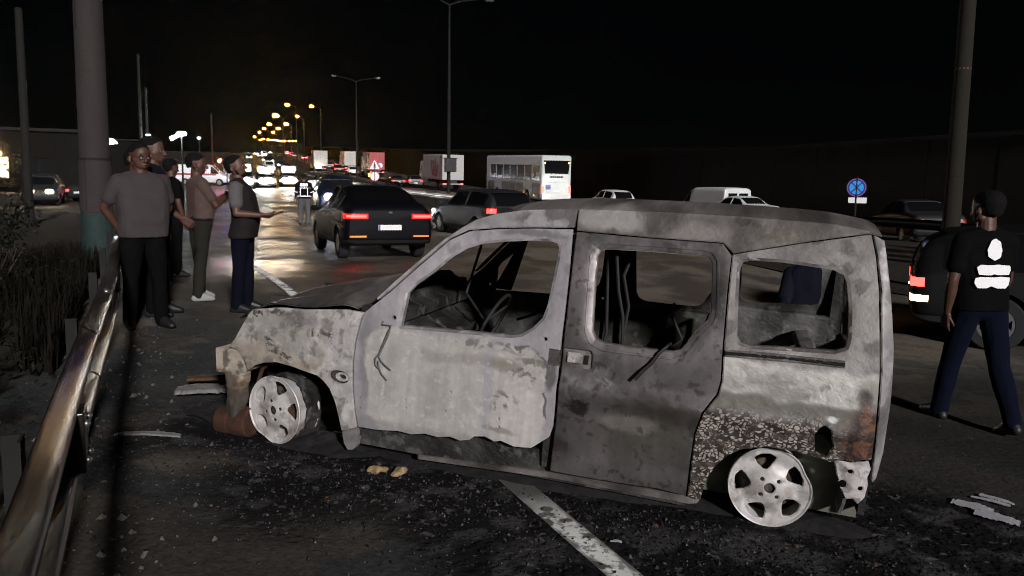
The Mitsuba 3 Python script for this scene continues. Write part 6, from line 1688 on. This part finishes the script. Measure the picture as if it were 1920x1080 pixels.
def near_rail(n):
    t = RNG.uniform(-3, 8, n); o = -2.0 + .28 * RNG.normal(size=n); return rp(t, o)
lab(put('verge_stones', chips(900, near_rail, .005, .030, RNG, .7), 'chip_stone'), 'small stones and dirt under the guardrail', 'stones', kind='stuff')
# blackened heaps under the sills and wheels: soft-edged mounds of char
def mound(X, Y, yaw, a, b, h, mat, name, label, seed):
    us, vs = np.linspace(-1, 1, 46), np.linspace(-1, 1, 34)
    uu, vv = np.meshgrid(us, vs, indexing='ij')
    p = np.stack([uu * a * 9, vv * b * 9, uu * 0 + seed], -1)
    r = np.sqrt(uu ** 2 + vv ** 2) + .5 * (meshkit.fbm(p * .35, 3, seed) - .5)
    z = h * np.clip(1 - r, 0, 1) ** .8 * (.35 + 1.1 * meshkit.fbm(p * 1.3, 4, seed)) - .012
    k = put(name, grid(lambda u_, v_: (u_ * a, v_ * b, z), us, vs, .02), mat, True, M=on_ground(X, Y, yaw, 0, .3))
    lab(k, label, 'debris')
tinted('heap_soot', (.013, .012, .012), .8, 30, rough=.8)
for q in ((-1.05, 4.62, 164, .40, .24, .09, 'heap of black char around the front wheel', 3), (.25, 4.28, 164, 1.15, .20, .085, 'long heap of black char under the sill and sliding door', 5), (1.50, 3.90, 160, .34, .16, .055, 'heap of black char around the rear wheel', 8), (-1.75, 5.15, 150, .42, .28, .10, 'heap of black char in front of the bumper beam', 11)):
    mound(*q[:6], 'heap_soot', 'char_heap', q[6], q[7])
# rusty drum-shaped part lying by the front wheel
v, f = lathe([(.0, 0), (.060, 0), (.078, .006), (.080, .02), (.080, .085), (.074, .09), (.074, .10), (.084, .105), (.088, .16), (.086, .21), (.078, .215), (.072, .20), (.0, .195)], 36)
v = v + .006 * (meshkit.fbm(v * 22, 3)[:, None] - .5)
lab(put('rusty_cylinder', (v, f), 'rusted_drum', 40, M=ground_pose(-1.70, 4.72, 0, .075) @ pose(0, 0, 0, -18) @ np.array([[0, 0, 1, 0], [0, 1, 0, 0], [-1, 0, 0, 0], [0, 0, 0, 1.]])), 'rusty brown cylinder lying in the char beside the front wheel', 'car part')
def rag(name, label, cat_, pts, w, th, mat, seed=0, amp=.01, dz=.012):
    """a bent strip along ground points"""
    p = np.array([[x, y, gz(x, y) + dz + z] for x, y, z in pts]); q = PC(np.linspace(0, 1, len(p)), p)(np.linspace(0, 1, 30))
    d = np.gradient(q, axis=0); d /= np.linalg.norm(d, axis=1, keepdims=True); r_ = np.cross(d, [0, 0, 1.]); r_ /= np.linalg.norm(r_, axis=1, keepdims=True)
    s = np.linspace(-1, 1, 7); rng = np.random.default_rng(seed)
    ww = w * (.6 + .5 * np.sin(np.linspace(.25, math.pi - .25, 30)) + .12 * rng.normal(size=30))
    top = q[:, None] + r_[:, None] * (s[None, :, None] * ww[:, None, None])
    top[..., 2] += amp * 2 * (meshkit.fbm(top * 14, 3, seed) - .5) + amp * .6 * (s ** 2)[None]
    lab(put(name, grid(lambda a, b: tuple(np.moveaxis(top, -1, 0)), np.arange(30), np.arange(7), th), mat, True), label, cat_)
rag('scorched_board', 'pale scorched board lying in front of the bumper beam', 'debris', [(-2.22, 5.36, .03), (-2.05, 5.40, .05), (-1.90, 5.45, .04)], .075, .03, 'board_grey', 1, .004, .03)
rag('scorched_board', 'reddish scorched strip on top of the pale board', 'debris', [(-2.18, 5.45, .09), (-2.0, 5.50, .10), (-1.88, 5.52, .09)], .035, .02, 'chip_rust', 2, .004, .03)
rag('metal_strip', 'thin dirty metal strip on the road left of the front wheel', 'debris', [(-2.22, 4.52, .0), (-2.05, 4.53, .012), (-1.87, 4.56, .0)], .022, .012, 'board_grey', 3, .003)
rag('paper_scrap', 'narrow pale paper scrap, uppermost of those on the right', 'paper', [(2.63, 4.46, 0), (2.69, 4.395, .004), (2.75, 4.33, 0)], .024, .002, 'paper', 4, .004)
rag('paper_scrap', 'thin curved paper strip just below the uppermost scrap', 'paper', [(2.56, 4.42, 0), (2.635, 4.36, .004), (2.71, 4.30, 0)], .020, .002, 'paper', 5, .004)
rag('paper_scrap', 'pale paper scrap in the middle of those on the right', 'paper', [(2.40, 4.32, 0), (2.48, 4.26, .004), (2.56, 4.20, 0)], .045, .002, 'paper', 6, .005)
rag('paper_scrap', 'largest pale paper scrap, lowest of those on the right', 'paper', [(2.44, 4.17, 0), (2.525, 4.11, .004), (2.61, 4.05, 0)], .055, .002, 'paper', 7, .005)
rag('paper_scrap', 'small white scrap on the black road below the sliding door', 'paper', [(.45, 3.50, .0), (.48, 3.50, .004), (.50, 3.495, 0)], .008, .003, 'paper', 8, .002)
for i, (X, Y, s, lb) in enumerate(((-.69, 4.20, .045, 'yellowish crumpled lump left of its neighbour below the front door'), (-.57, 4.20, .042, 'yellowish crumpled lump right of its neighbour below the front door'), (-.52, 4.50, .035, 'orange-brown torn fragment standing under the sill'))):
    m_ = lumpy(hullof([(-s * .9, 0, s * .2, s * .45), (s * .8, .01, s * .25, s * .4), (0, s * .5, s * .3, s * .4), (0, -s * .4, s * .5, s * .4)]), s * .45, 26, i, .012)
    lab(put('crumpled_lump', m_, 'lump_gold' if i < 2 else 'lump_orange', 30, M=ground_pose(X, Y, 40 * i, .0)), lb, 'debris')
# ------------------------------------------------------------------ thin smoke and night haze over the road
scene['haze_air'] = {'type': 'homogeneous', 'albedo': {'type': 'rgb', 'value': [.95, .95, .95]}, 'sigma_t': .00003, 'phase': {'type': 'hg', 'g': .90}}
scene['haze'] = {'type': 'cube', 'to_world': T().translate([0, 600, 45]).scale([900, 760, 60]), 'bsdf': {'type': 'null'}, 'interior': {'type': 'ref', 'id': 'haze_air'}}
scene['camera']['medium'] = {'type': 'ref', 'id': 'haze_air'}
lab('haze', 'thin smoky night air over the road', 'haze', kind='stuff')
